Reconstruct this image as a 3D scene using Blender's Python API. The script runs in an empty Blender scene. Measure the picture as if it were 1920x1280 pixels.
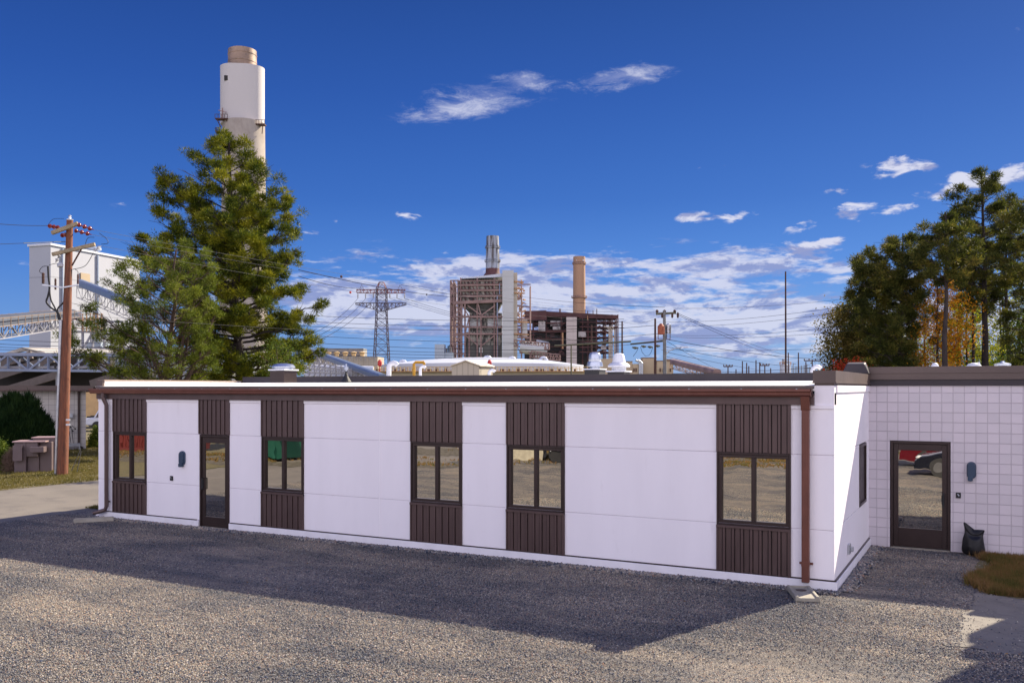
import bpy, math, random
import numpy as np
from mathutils import Vector
R = math.radians
scene = bpy.context.scene
col = scene.collection

# ------------------------------------------------------------------ camera
FPX, CX, HY, CAMZ = 1677.0, 960.0, 727.0, 3.3
YAW = R(28.0)
cam_d = bpy.data.cameras.new('camera'); cam = bpy.data.objects.new('camera', cam_d); col.objects.link(cam)
cam.location = (0, 0, CAMZ); cam.rotation_euler = (R(90), 0, YAW)
cam_d.sensor_width = 36; cam_d.lens = FPX / 1920 * 36
cam_d.shift_y = (HY - 640) / 1920
cam_d.clip_end = 6000; cam_d.clip_start = .1
scene.camera = cam
FW = np.array([-math.sin(YAW), math.cos(YAW), 0.0]); RT = np.array([math.cos(YAW), math.sin(YAW), 0.0]); UP = np.array([0, 0, 1.0])
def at(x, y, d):
    return np.array([0, 0, CAMZ]) + FW * d + RT * ((x - CX) / FPX * d) + UP * ((HY - y) / FPX * d)
def gp(x, y, z=0.0):
    return at(x, y, FPX * (CAMZ - z) / (y - HY))
def xat(x, Y):
    t = (x - CX) / FPX
    return Y * (FW[0] + t * RT[0]) / (FW[1] + t * RT[1])
def dat(x, Y):
    t = (x - CX) / FPX
    return Y / (FW[1] + t * RT[1])
def zat(x, y, Y):
    return CAMZ - (y - HY) * dat(x, Y) / FPX
def yat(x, X):
    t = (x - CX) / FPX
    return X * (FW[1] + t * RT[1]) / (FW[0] + t * RT[0])

# ------------------------------------------------------------------ light
scene.view_settings.view_transform = 'Standard'; scene.view_settings.look = 'None'
scene.view_settings.exposure = 1.35; scene.view_settings.gamma = 1
sunv = Vector((.367 * math.cos(R(34.6)), .93 * math.cos(R(34.6)), math.sin(R(34.6)))).normalized()
sd = bpy.data.lights.new('sun', 'SUN'); sun = bpy.data.objects.new('sun', sd); col.objects.link(sun)
sd.energy = 4.3; sd.angle = R(.5); sd.color = (1.0, .88, .70)
sun.rotation_euler = sunv.to_track_quat('Z', 'Y').to_euler(); sun.location = (30, 60, 60)

world = bpy.data.worlds.new('World'); scene.world = world; world.use_nodes = True
WN = world.node_tree; WN.nodes.clear()
class NB:
    """small node builder"""
    def __init__(s, tree): s.t = tree
    def n(s, kind, **kw):
        nd = s.t.nodes.new(kind)
        for k, v in kw.items():
            if k.startswith('i_'): nd.inputs[k[2:].replace('_', ' ')].default_value = v
            else: setattr(nd, k, v)
        return nd
    def l(s, a, b): s.t.links.new(a, b)
    def put(s, sock, v):
        if isinstance(v, (int, float)): sock.default_value = v
        elif isinstance(v, (tuple, list)): sock.default_value = v
        else: s.l(v, sock)
    def m(s, op, a, b=None, c=None, clamp=False):
        nd = s.t.nodes.new('ShaderNodeMath'); nd.operation = op; nd.use_clamp = clamp
        s.put(nd.inputs[0], a)
        if b is not None: s.put(nd.inputs[1], b)
        if c is not None: s.put(nd.inputs[2], c)
        return nd.outputs[0]
    def mix(s, f, a, b, mode='MIX'):
        nd = s.t.nodes.new('ShaderNodeMix'); nd.data_type = 'RGBA'; nd.blend_type = mode
        s.put(nd.inputs[0], f); s.put(nd.inputs[6], a); s.put(nd.inputs[7], b)
        return nd.outputs[2]
    def ss(s, x, a, b):
        nd = s.t.nodes.new('ShaderNodeMapRange'); nd.interpolation_type = 'SMOOTHSTEP'
        s.put(nd.inputs[0], x); s.put(nd.inputs[1], a); s.put(nd.inputs[2], b)
        return nd.outputs[0]
    def noise(s, vec, scale, detail=4, rough=.5, dist=0):
        nd = s.t.nodes.new('ShaderNodeTexNoise')
        if vec is not None: s.l(vec, nd.inputs['Vector'])
        nd.inputs['Scale'].default_value = scale; nd.inputs['Detail'].default_value = detail
        nd.inputs['Roughness'].default_value = rough; nd.inputs['Distortion'].default_value = dist
        return nd.outputs[0]
def c4(c): return (c[0], c[1], c[2], 1.0)
def srgb(r, g, b):
    return tuple(((v / 255) / 12.92 if v <= 10 else ((v / 255 + .055) / 1.055) ** 2.4) for v in (r, g, b))

def build_world():
    w = NB(WN)
    sky = w.n('ShaderNodeTexSky', sky_type='NISHITA', sun_disc=False)
    sky.sun_elevation = R(34.6); sky.sun_rotation = math.atan2(.367, .93)
    sky.air_density = 1.0; sky.dust_density = .25; sky.ozone_density = 3.0; sky.altitude = 200
    gam = w.n('ShaderNodeGamma'); w.l(sky.outputs[0], gam.inputs[0]); gam.inputs[1].default_value = 1.45
    hsv = w.n('ShaderNodeHueSaturation'); w.l(gam.outputs[0], hsv.inputs['Color'])
    hsv.inputs['Saturation'].default_value = SKY_SAT; hsv.inputs['Value'].default_value = SKY_VAL; hsv.inputs['Hue'].default_value = SKY_HUE
    tc = w.n('ShaderNodeTexCoord'); sep = w.n('ShaderNodeSeparateXYZ'); w.l(tc.outputs['Generated'], sep.inputs[0])
    dx, dy, dz = sep.outputs
    az = w.m('ARCTAN2', dx, dy); el = w.m('ARCSINE', dz)
    cb = w.n('ShaderNodeCombineXYZ'); w.l(az, cb.inputs[0]); w.l(w.m('MULTIPLY', el, 2.6), cb.inputs[1])
    v = cb.outputs[0]
    n1 = w.noise(v, 9.0, 9, .62, .25)
    cb2 = w.n('ShaderNodeCombineXYZ'); w.l(az, cb2.inputs[0]); w.l(w.m('MULTIPLY', w.m('ADD', el, .008), 2.6), cb2.inputs[1])
    n2 = w.noise(cb2.outputs[0], 9.0, 9, .62, .25)
    n3 = w.noise(v, 30.0, 6, .6, .4)
    # cloud places by azimuth and elevation (radians): centre, half sizes, strength
    def blob(x, y, sx, sy, s, rot=0.0):
        a0 = math.atan((x - CX) / FPX) - YAW
        e0 = math.atan((HY - y) / math.hypot(FPX, x - CX))
        kx, ky = sx / FPX, sy / FPX
        a = w.m('SUBTRACT', az, a0); e = w.m('SUBTRACT', el, e0)
        if rot:
            a, e = w.m('ADD', a, w.m('MULTIPLY', e, rot)), w.m('SUBTRACT', e, w.m('MULTIPLY', a, rot))
        q = w.m('ADD', w.m('POWER', w.m('ABSOLUTE', w.m('DIVIDE', a, kx)), 2), w.m('POWER', w.m('ABSOLUTE', w.m('DIVIDE', e, ky)), 2))
        g = w.m('EXPONENT', w.m('MULTIPLY', q, -.7))
        return w.m('MULTIPLY', g, s)
    def total(lst):
        out = None
        for b in lst:
            g = blob(*b); out = g if out is None else w.m('ADD', out, g)
        return out
    small = total([(1325,410,62,13,1.0),(1290,404,22,7,.5),(1570,404,58,14,1.0,.15),(1595,388,20,12,.5),(1680,386,36,11,1.05),(1685,311,40,16,1.0),(1747,312,24,9,.7),
                   (1748,366,20,10,.9),(1572,360,42,8,.75),(598,442,24,13,.55),(765,401,26,11,.8),(1800,340,26,18,1.1),(1890,325,55,16,1.0),(632,420,14,6,.4),
                   (835,471,20,6,.5),(1400,430,20,6,.35),(1375,315,70,8,.55),(1630,312,14,6,.5),(280,378,30,12,.35),(35,495,50,14,.4),(238,384,16,10,.3),(1500,470,60,12,.8),(1560,452,46,9,.7),(1860,60,40,10,.18)])
    wisp = total([(895,178,105,24,.85,.04),(985,150,40,15,.95,-.15),(850,212,85,15,.85,.12),(1150,150,70,20,.95,.12),(1225,136,50,12,.6),(770,220,110,9,.3,.1),(1395,88,50,9,.2)])
    band = total([(1130,528,540,50,1.1),(830,535,300,30,.6),(1440,490,210,26,.55),(1150,596,560,30,.9),(1420,628,420,36,1.0),(740,600,200,40,.75),(640,560,120,30,.6),(980,490,90,18,.4),(700,570,150,22,.6),(1800,620,400,60,.6),(100,690,500,20,.5)])
    def cov(mask, lo, hi, nn): return w.ss(w.m('ADD', w.m('MULTIPLY', nn, 1.0), mask), lo, hi)
    c_small = w.m('MULTIPLY', w.ss(w.m('ADD', w.m('MULTIPLY', w.m('SUBTRACT', w.m('ADD', n1, w.m('MULTIPLY', n3, 1.3)), 1.15), 2.3), small), .62, 1.15), w.ss(small, .03, .25))
    cbb = w.n('ShaderNodeCombineXYZ'); w.l(az, cbb.inputs[0]); w.l(w.m('MULTIPLY', el, 4.6), cbb.inputs[1])
    nb1 = w.noise(cbb.outputs[0], 10.0, 10, .64, .2); nb2 = w.noise(cbb.outputs[0], 34.0, 6, .6, .3)
    c_band = w.m('MULTIPLY', w.ss(w.m('ADD', w.m('MULTIPLY', w.m('SUBTRACT', w.m('ADD', nb1, w.m('MULTIPLY', nb2, .35)), .675), 3.0), w.m('MULTIPLY', band, .6)), .42, .92), w.ss(band, .05, .45))
    cbw = w.n('ShaderNodeCombineXYZ'); w.l(w.m('MULTIPLY', az, 1.0), cbw.inputs[0]); w.l(w.m('MULTIPLY', el, 3.2), cbw.inputs[1])
    nw = w.noise(cbw.outputs[0], 30.0, 10, .72, .6)
    c_wisp = w.m('MULTIPLY', w.m('MULTIPLY', w.ss(w.m('ADD', w.m('MULTIPLY', w.m('SUBTRACT', nw, .5), 2.2), wisp), .42, 1.6), w.ss(wisp, .05, .5)), .8)
    front = w.m('MAXIMUM', w.m('MAXIMUM', c_small, w.m('MULTIPLY', c_band, .86)), c_wisp)
    # unseen bright cloud bank, added behind the camera to light the shaded facade
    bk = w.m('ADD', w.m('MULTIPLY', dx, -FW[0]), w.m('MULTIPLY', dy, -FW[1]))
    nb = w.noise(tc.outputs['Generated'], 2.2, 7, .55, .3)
    c_fill = w.m('MULTIPLY', w.ss(w.m('ADD', bk, w.m('MULTIPLY', w.m('SUBTRACT', nb, .5), .5)), .02, .40), w.ss(w.m('ADD', el, w.m('MULTIPLY', w.m('SUBTRACT', nb, .5), .6)), 1.05, .6))
    cover = w.m('MAXIMUM', front, c_fill, clamp=True)
    shade = w.ss(w.m('SUBTRACT', n2, n1), -.03, .06)       # undersides turn grey
    ccol = w.mix(shade, c4(CLOUD_LIT), c4(CLOUD_DIM))
    ccol = w.mix(c_fill, ccol, c4(CLOUD_FILL))
    # pale blue low air between the clouds
    rmp = w.n('ShaderNodeValToRGB'); w.l(w.m('DIVIDE', w.m('MAXIMUM', el, 0.0), math.pi / 2), rmp.inputs[0])
    e = rmp.color_ramp.elements
    stops = [(0.0, (112, 150, 214)), (.04, (92, 140, 214)), (.08, (70, 122, 208)), (.13, (50, 98, 186)), (.20, (38, 80, 166)), (.27, (30, 65, 142)), (.40, (32, 70, 158)), (.6, (52, 96, 200)), (1.0, (56, 102, 208))]
    e[0].position = 0; e[0].color = c4(srgb(*stops[0][1])); e[1].position = 1; e[1].color = c4(srgb(*stops[-1][1]))
    for p, c in stops[1:-1]: q = e.new(p); q.color = c4(srgb(*c))
    grad = w.mix(1.0, rmp.outputs[0], (K_, K_, K_, 1), 'MULTIPLY')
    skyc = w.mix(.90, hsv.outputs[0], grad)
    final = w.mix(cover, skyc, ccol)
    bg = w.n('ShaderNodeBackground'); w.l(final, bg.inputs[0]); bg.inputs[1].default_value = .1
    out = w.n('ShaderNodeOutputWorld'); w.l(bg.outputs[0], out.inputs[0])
K_ = 10 / (2 ** 1.35)      # radiance 1 on screen, before the Background strength and exposure
SKY_SAT, SKY_VAL, SKY_HUE = 1.1, .3, .5
SKY_LOW = tuple(v * K_ for v in srgb(96, 140, 208))
CLOUD_LIT = tuple(v * K_ for v in (.70, .72, .88)); CLOUD_DIM = tuple(v * K_ for v in (.30, .35, .62))
CLOUD_FILL = tuple(v * K_ for v in (1.56, 1.48, 1.76))
build_world()

# ------------------------------------------------------------------ materials
MATS = {}
def nt(name):
    m = bpy.data.materials.new(name); m.use_nodes = True
    t = m.node_tree; t.nodes.clear(); return m, NB(t)
def mk(name, rgb, rough=.7, metal=0.0, var=.12, scale=1.5, bump=0.0, bscale=60.0, stretch=(1, 1, 1), rgb2=None, thresh=(.35, .65), spec=.5, seams=None):
    """plain procedural surface: two noise scales of the base colour, optional second (dirt/stain) colour, bump, panel seams"""
    m, b = nt(name)
    tc = b.n('ShaderNodeTexCoord'); mp = b.n('ShaderNodeMapping'); b.l(tc.outputs['Object'], mp.inputs[0]); mp.inputs['Scale'].default_value = stretch
    v = mp.outputs[0]
    n = b.noise(v, scale, 6, .6)
    lo = tuple(c * (1 - var) for c in rgb); hi = tuple(min(1, c * (1 + var)) for c in rgb)
    c = b.mix(b.ss(n, .3, .7), c4(lo), c4(hi))
    if rgb2 is not None:
        n2 = b.noise(v, scale * 2.3, 8, .68, .3)
        c = b.mix(b.ss(n2, thresh[0], thresh[1]), c4(rgb2), c)
    bs = b.n('ShaderNodeBsdfPrincipled'); 
    if seams:
        sp = b.n('ShaderNodeSeparateXYZ'); b.l(tc.outputs['Object'], sp.inputs[0])
        k = None
        for ax, pitch, wid in seams:
            f = b.m('FRACT', b.m('DIVIDE', b.m('ADD', sp.outputs[ax], 500.0), pitch))
            g = b.m('LESS_THAN', f, wid / pitch)
            k = g if k is None else b.m('MAXIMUM', k, g)
        c = b.mix(b.m('MULTIPLY', k, .35), c, c4(tuple(v * .35 for v in rgb)))
    b.l(c, bs.inputs['Base Color'])
    bs.inputs['Metallic'].default_value = metal
    rr = b.m('ADD', b.m('MULTIPLY', b.m('SUBTRACT', b.noise(v, scale * 4, 4), .5), .18), rough, clamp=True); b.l(rr, bs.inputs['Roughness'])
    bs.inputs['Specular IOR Level'].default_value = spec
    if bump:
        bp = b.n('ShaderNodeBump'); bp.inputs['Strength'].default_value = bump; bp.inputs['Distance'].default_value = .01
        b.l(b.noise(v, bscale, 4, .6), bp.inputs['Height']); b.l(bp.outputs[0], bs.inputs['Normal'])
    o = b.n('ShaderNodeOutputMaterial'); b.l(bs.outputs[0], o.inputs[0])
    MATS[name] = m; return m
def mk_leaf(name, cols, rough=.6, trans=.35, nscale=.6):
    m, b = nt(name)
    geo = b.n('ShaderNodeNewGeometry'); tc = b.n('ShaderNodeTexCoord')
    rmp = b.n('ShaderNodeValToRGB'); b.l(b.m('ADD', b.m('MULTIPLY', geo.outputs['Random Per Island'], .5), b.m('MULTIPLY', b.ss(b.noise(tc.outputs['Object'], nscale, 3), .3, .7), .5)), rmp.inputs[0])
    el = rmp.color_ramp.elements
    el[0].color = c4(cols[0]); el[0].position = 0; el[1].color = c4(cols[-1]); el[1].position = 1
    for i, c in enumerate(cols[1:-1]):
        e = el.new((i + 1) / (len(cols) - 1)); e.color = c4(c)
    d = b.n('ShaderNodeBsdfPrincipled'); b.l(rmp.outputs[0], d.inputs['Base Color']); d.inputs['Roughness'].default_value = rough; d.inputs['Specular IOR Level'].default_value = .08
    t = b.n('ShaderNodeBsdfTranslucent'); b.l(b.mix(1.0, rmp.outputs[0], c4((1.0, 1.0, .55)), 'MULTIPLY'), t.inputs[0])
    mx = b.n('ShaderNodeMixShader'); mx.inputs[0].default_value = trans; b.l(d.outputs[0], mx.inputs[1]); b.l(t.outputs[0], mx.inputs[2])
    o = b.n('ShaderNodeOutputMaterial'); b.l(mx.outputs[0], o.inputs[0]); MATS[name] = m; return m
def mk_glass(name, tint=(.72, .70, .66), refl=.8, wav=.004):
    """tinted reflective glazing"""
    m, b = nt(name)
    tc = b.n('ShaderNodeTexCoord')
    bp = b.n('ShaderNodeBump'); bp.inputs['Strength'].default_value = .35; bp.inputs['Distance'].default_value = wav
    b.l(b.noise(tc.outputs['Object'], 1.6, 2, .5), bp.inputs['Height'])
    g = b.n('ShaderNodeBsdfGlossy'); g.inputs['Roughness'].default_value = .0; g.inputs[0].default_value = c4(tint); b.l(bp.outputs[0], g.inputs['Normal'])
    d = b.n('ShaderNodeBsdfDiffuse'); d.inputs[0].default_value = (.012, .012, .014, 1)
    mx = b.n('ShaderNodeMixShader'); mx.inputs[0].default_value = refl; b.l(d.outputs[0], mx.inputs[1]); b.l(g.outputs[0], mx.inputs[2])
    o = b.n('ShaderNodeOutputMaterial'); b.l(mx.outputs[0], o.inputs[0]); MATS[name] = m; return m

white_wall = mk('white_wall', (.89, .85, .88), .75, var=.02, scale=1.1, bump=.35, bscale=110, stretch=(1.6, 1.6, .35), rgb2=(.85, .81, .835), thresh=(.28, .42))
plinth_white = mk('painted_plinth', (.80, .78, .81), .7, var=.05, scale=2.5, bump=.2, bscale=60, rgb2=(.62, .58, .55), thresh=(.22, .36))  # off-white plinth paint with splash dirt
joint_m = mk('panel_joint', (.010, .007, .008), .7)
seam_m = mk('seam_backing', (.50, .44, .48), .9)
brown = mk('dark_bronze_metal', (.098, .063, .059), .38, .35, var=.12, scale=3, stretch=(1, 1, .3), spec=.5)
brown_d = mk('darker_bronze_trim', (.045, .032, .034), .4, .3, var=.15, scale=3)
gutter_m = mk('red_brown_gutter', (.165, .062, .045), .33, .3, var=.1, scale=4)
frame_m = mk('window_frame_bronze', (.042, .027, .025), .35, .4, var=.1, scale=4)
roof_white = mk('white_membrane', (.86, .84, .82), .6, var=.05, scale=1.2, rgb2=(.6, .57, .54), thresh=(.25, .4))
tan_metal = mk('tan_coping', (.33, .25, .19), .5, .1)
fascia_m = mk('taupe_fascia', (.115, .082, .070), .5, .1, var=.1, scale=2, stretch=(.3, 1, 1))
fascia_d = mk('dark_band', (.035, .028, .034), .5, .2)  # dark lower tone of the two-tone roof edge, also the black parapet
black_m = mk('black_rubber', (.012, .012, .014), .6)
steel_lt = mk('galvanised_steel', (.50, .52, .55), .35, .7, var=.15, scale=3)
spun_al = mk('spun_aluminium', (.45, .49, .57), .32, .85, var=.05)
white_pt = mk('white_paint', (.58, .60, .65), .5, var=.06, scale=3)
concrete = mk('concrete', (.30, .275, .22), .85, var=.15, scale=6, bump=.5, bscale=80)
wood_pole = mk('reddish_pole_wood', (.18, .062, .030), .85, var=.35, scale=5, stretch=(3, 3, .25), bump=.6, bscale=20, rgb2=(.11, .045, .028), thresh=(.38, .55))
wood_arm = mk('weathered_crossarm', (.30, .24, .15), .85, var=.2, scale=6)
dark_pole = mk('dark_wood_pole', (.075, .035, .028), .85, var=.25, scale=2)
grey_pole = mk('grey_wood_pole', (.19, .19, .19), .85, var=.25, scale=2)
insul = mk('red_glazed_insulator', (.20, .022, .012), .2, var=.1)
insul_g = mk('grey_insulator', (.40, .41, .44), .35, var=.1)
wire_m = mk('wire', (.03, .03, .04), .9, spec=0.0)
wire_lt = mk('bright_wire', (.11, .11, .11), .8, spec=.1)
blue_lamp = mk('slate_blue_lamp', (.025, .052, .095), .3, var=.05)
transf = mk('mauve_brown_cabinet', (.125, .090, .092), .5, var=.08, scale=3)
glass_m = mk_glass('reflective_glass')
# ------------------------------------------------------------------ mesh builder
ORG = {}
class MB:
    def __init__(s): s.v = []; s.f = []; s.n = 0
    def add(s, v, f):
        v = np.asarray(v, float); s.v.append(v); k = s.n
        s.f.extend([tuple(int(i) + k for i in q) for q in f]); s.n += len(v); return s
    def box(s, x0, x1, y0, y1, z0, z1):
        v = [(x, y, z) for z in (z0, z1) for y in (y0, y1) for x in (x0, x1)]
        return s.add(v, [(0, 2, 3, 1), (4, 5, 7, 6), (0, 1, 5, 4), (2, 6, 7, 3), (0, 4, 6, 2), (1, 3, 7, 5)])
    def hexa(s, p):      # 8 points: bottom 4 then top 4, both counter-clockwise seen from above
        return s.add(p, [(3, 2, 1, 0), (4, 5, 6, 7), (0, 1, 5, 4), (1, 2, 6, 5), (2, 3, 7, 6), (3, 0, 4, 7)])
    def obox(s, o, u, v, a, b, z0, z1):   # box from corner o along unit u (length a) and v (length b)
        o = np.array(o, float); u = np.array(u, float); v = np.array(v, float)
        q = [o, o + u * a, o + u * a + v * b, o + v * b]
        if np.cross(u, v)[2] < 0: q = q[::-1]
        return s.hexa([(p[0], p[1], z0) for p in q] + [(p[0], p[1], z1) for p in q])
    def beam(s, p, q, w, h=None):
        h = h or w; p = np.array(p, float); q = np.array(q, float); d = q - p; L = np.linalg.norm(d)
        if L < 1e-6: return s
        d = d / L; r = np.cross(d, UP)
        if np.linalg.norm(r) < 1e-3: r = np.array([1.0, 0, 0])
        r = r / np.linalg.norm(r); t = np.cross(r, d)
        v = [e + r * (a * w / 2) + t * (c * h / 2) for e in (p, q) for a, c in ((-1, -1), (1, -1), (1, 1), (-1, 1))]
        return s.add(v, [(0, 1, 2, 3), (7, 6, 5, 4), (0, 4, 5, 1), (1, 5, 6, 2), (2, 6, 7, 3), (3, 7, 4, 0)])
    def path(s, pts, rad, n=8, cap=True):
        pts = [np.array(p, float) for p in pts]; rad = rad if hasattr(rad, '__len__') else [rad] * len(pts)
        rings = []; ref = None
        for i, p in enumerate(pts):
            a = pts[max(0, i - 1)]; b = pts[min(len(pts) - 1, i + 1)]; d = b - a; d = d / (np.linalg.norm(d) + 1e-9)
            if ref is None: ref = np.array([1.0, 0, 0]) if abs(d[0]) < .9 else np.array([0, 1.0, 0])
            r = ref - d * ref.dot(d); r /= np.linalg.norm(r) + 1e-9; ref = r; t = np.cross(d, r)
            rings.append([p + (r * math.cos(k * 2 * math.pi / n) + t * math.sin(k * 2 * math.pi / n)) * rad[i] for k in range(n)])
        v = [q for g in rings for q in g]; f = []
        for i in range(len(pts) - 1):
            for k in range(n):
                f.append((i * n + k, i * n + (k + 1) % n, (i + 1) * n + (k + 1) % n, (i + 1) * n + k))
        if cap: f.append(tuple(range(n))[::-1]); f.append(tuple((len(pts) - 1) * n + k for k in range(n)))
        return s.add(v, f)
    def tube(s, p, q, r0, r1=None, n=8): return s.path([p, q], [r0, r1 if r1 is not None else r0], n)
    def lathe(s, c, prof, n=20, squash=1.0):      # prof: list of (radius, z)
        c = np.array(c, float); v = []; f = []
        for r, z in prof:
            for k in range(n):
                a = k * 2 * math.pi / n; v.append((c[0] + r * math.cos(a), c[1] + r * math.sin(a) * squash, c[2] + z))
        m = len(prof)
        for i in range(m - 1):
            for k in range(n): f.append((i * n + k, i * n + (k + 1) % n, (i + 1) * n + (k + 1) % n, (i + 1) * n + k))
        f.append(tuple(range(n))[::-1]); f.append(tuple((m - 1) * n + k for k in range(n)))
        return s.add(v, f)
    def prism(s, pts, d):       # polygon pts extruded by vector d
        pts = [np.array(p, float) for p in pts]; d = np.array(d, float); n = len(pts)
        f = [tuple(range(n))[::-1], tuple(range(n, 2 * n))] + [(k, (k + 1) % n, (k + 1) % n + n, k + n) for k in range(n)]
        return s.add(pts + [p + d for p in pts], f)
    def build(s, name, mat, parent=None, origin=None, smooth=False, auto=None):
        V = np.concatenate(s.v) if s.v else np.zeros((0, 3))
        if origin is None: origin = ORG.get(parent.name, (0, 0, 0)) if parent else (0, 0, 0)
        V = V - np.array(origin)
        me = bpy.data.meshes.new(name); me.from_pydata(V.tolist(), [], s.f)
        for m in (mat if isinstance(mat, (list, tuple)) else [mat]): me.materials.append(m)
        if smooth: me.polygons.foreach_set('use_smooth', [True] * len(me.polygons))
        me.update()
        o = bpy.data.objects.new(name, me); col.objects.link(o)
        if auto:      # keep hard edges hard
            me.polygons.foreach_set('use_smooth', [True] * len(me.polygons))
            try: me.set_sharp_from_angle(angle=R(auto))
            except Exception: pass
        if parent: o.parent = parent
        else: o.location = origin
        ORG[o.name] = tuple(origin)
        return o
def tag(o, label=None, cat=None, group=None, kind=None):
    if label: o['label'] = label
    if cat: o['category'] = cat
    if group: o['group'] = group
    if kind: o['kind'] = kind
    return o
def thing(name, loc, label, cat, group=None):
    o = bpy.data.objects.new(name, None); col.objects.link(o); o.location = loc; o.empty_display_size = .3
    ORG[o.name] = tuple(loc); return tag(o, label, cat, group)
def structure(o): o['kind'] = 'structure'; return o
def bevel(o, w, seg=2):
    m = o.modifiers.new('bevel', 'BEVEL'); m.width = w; m.segments = seg; m.limit_method = 'ANGLE'; return o

# ------------------------------------------------------------------ ground
def patchy(b, v):
    """tyre drifts and worn patches of the lot, as a colour multiplier"""
    mp = b.n('ShaderNodeMapping'); b.l(v, mp.inputs[0]); mp.inputs['Rotation'].default_value = (0, 0, R(-8)); mp.inputs['Scale'].default_value = (.22, 1, 1)
    n1 = b.ss(b.noise(mp.outputs[0], 1.1, 7, .65, .4), .38, .62); n2 = b.ss(b.noise(v, .5, 6, .6), .35, .65)
    r = b.n('ShaderNodeValToRGB'); b.l(b.m('ADD', b.m('MULTIPLY', n1, .55), b.m('MULTIPLY', n2, .45)), r.inputs[0])
    e = r.color_ramp.elements; e[0].color = (.78, .83, .92, 1); e[1].color = (1.62, 1.55, 1.42, 1); e[0].position = .1; e[1].position = .9
    return r.outputs[0]
def ground_mats():
    global yard_m, gravel_m, road_m, grass_m, sand_m, far_m
    # gravel
    m, b = nt('gravel'); tc = b.n('ShaderNodeTexCoord'); v = tc.outputs['Object']
    vo = b.n('ShaderNodeTexVoronoi'); b.l(v, vo.inputs['Vector']); vo.inputs['Scale'].default_value = 46
    sp = b.n('ShaderNodeSeparateColor'); b.l(vo.outputs['Color'], sp.inputs[0])
    r = b.n('ShaderNodeValToRGB'); b.l(sp.outputs[0], r.inputs[0]); r.color_ramp.interpolation = 'CONSTANT'
    cols = [(0, (0.050, 0.054, 0.066)), (.20, (0.165, 0.152, 0.132)), (.40, (0.238, 0.211, 0.178)), (.55, (0.092, 0.099, 0.112)), (.66, (0.198, 0.172, 0.139)), (.76, (0.218, 0.152, 0.115)), (.84, (0.317, 0.290, 0.251)), (.93, (0.145, 0.139, 0.132))]
    el = r.color_ramp.elements; el[0].color = c4(cols[0][1]); el[1].position = cols[1][0]; el[1].color = c4(cols[1][1])
    for p, c in cols[2:]: e = el.new(p); e.color = c4(c)
    gap = b.ss(vo.outputs['Distance'], .75, .35)
    n = b.noise(v, .35, 5, .6); n2 = b.noise(v, 2.2, 5, .6)
    c = b.mix(b.m('MULTIPLY', b.ss(b.m('ADD', n, b.m('MULTIPLY', n2, .35)), .60, .78), .6), r.outputs[0], c4((.22, .19, .155)))   # sandy fines
    mp = b.n('ShaderNodeMapping'); b.l(v, mp.inputs[0]); mp.inputs['Rotation'].default_value = (0, 0, R(12)); mp.inputs['Scale'].default_value = (.25, 1, 1)
    trk = b.noise(mp.outputs[0], 1.3, 6, .62)
    c = b.mix(b.m('MULTIPLY', b.ss(trk, .52, .66), .3), c, c4((.085, .085, .095)))      # damp dark drifts of stone
    c = b.mix(1.0, c, patchy(b, v), 'MULTIPLY')
    bs = b.n('ShaderNodeBsdfPrincipled'); b.l(c, bs.inputs['Base Color']); bs.inputs['Roughness'].default_value = .9; bs.inputs['Specular IOR Level'].default_value = .2
    bp = b.n('ShaderNodeBump'); bp.inputs['Strength'].default_value = .9; bp.inputs['Distance'].default_value = .018
    b.l(b.m('ADD', b.m('MULTIPLY', gap, 1.0), b.m('MULTIPLY', sp.outputs[1], .7)), bp.inputs['Height']); b.l(bp.outputs[0], bs.inputs['Normal'])
    o = b.n('ShaderNodeOutputMaterial'); b.l(bs.outputs[0], o.inputs[0]); gravel_m = m
    road_m = mk('road_surface', (.165, .145, .12), .9, var=.12, scale=.5, bump=.4, bscale=90, rgb2=(.125, .11, .095), thresh=(.3, .55))
    sand_m = mk('worn_concrete_apron', (.185, .165, .135), .9, var=.12, scale=1.5, bump=.4, bscale=90, rgb2=(.12, .105, .09), thresh=(.3, .5))
    grass_m = mk('lawn', (.10, .095, .035), .95, var=.3, scale=3.5, bump=.8, bscale=120, rgb2=(.16, .12, .055), thresh=(.38, .6))
    yard_m = mk('yard_grass', (.05, .042, .018), .95, var=.35, scale=2.0, rgb2=(.13, .11, .08), thresh=(.42, .6))
    far_m = mk('far_ground', (.12, .12, .06), .95, var=.3, scale=.05)
ground_mats()
def sheet(name, pts, z, mat, th=0):
    mb = MB(); mb.add([(p[0], p[1], z) for p in pts], [tuple(range(len(pts)))]); return structure(mb.build(name, mat))
def rough_poly(pts, amp, step, seed):
    rnd = random.Random(seed); out = []
    for i, p in enumerate(pts):
        q = pts[(i + 1) % len(pts)]; L = math.dist(p, q); n = max(1, int(L / step))
        for k in range(n):
            t = k / n; out.append((p[0] + (q[0] - p[0]) * t + rnd.uniform(-amp, amp), p[1] + (q[1] - p[1]) * t + rnd.uniform(-amp, amp)))
    return out
sheet('ground', [(-3000, -3000), (3000, -3000), (3000, 3000), (-3000, 3000)], -.02, far_m)
sheet('gravel_lot', rough_poly([(-21.7, -32), (60, -32), (60, 60), (-16, 60), (-21.5, 17.0)], .08, .5, 1), -.008, gravel_m)
sheet('road', [(-28.6, -60), (-21.0, -60), (-20.9, 16.8), (-19.5, 160), (-27.4, 160)], -.012, road_m)
sheet('lawn', rough_poly([(-120, -10), (-28.7, -10), (-28.1, 20), (-26.8, 120), (-120, 120)], .10, .6, 2), -.004, grass_m)
sheet('dry_grass_strip', rough_poly([(-21.9, 16.6), (-20.5, 16.0), (-20.3, 32), (-21.2, 32)], .12, .4, 3), .002, grass_m)
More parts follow.
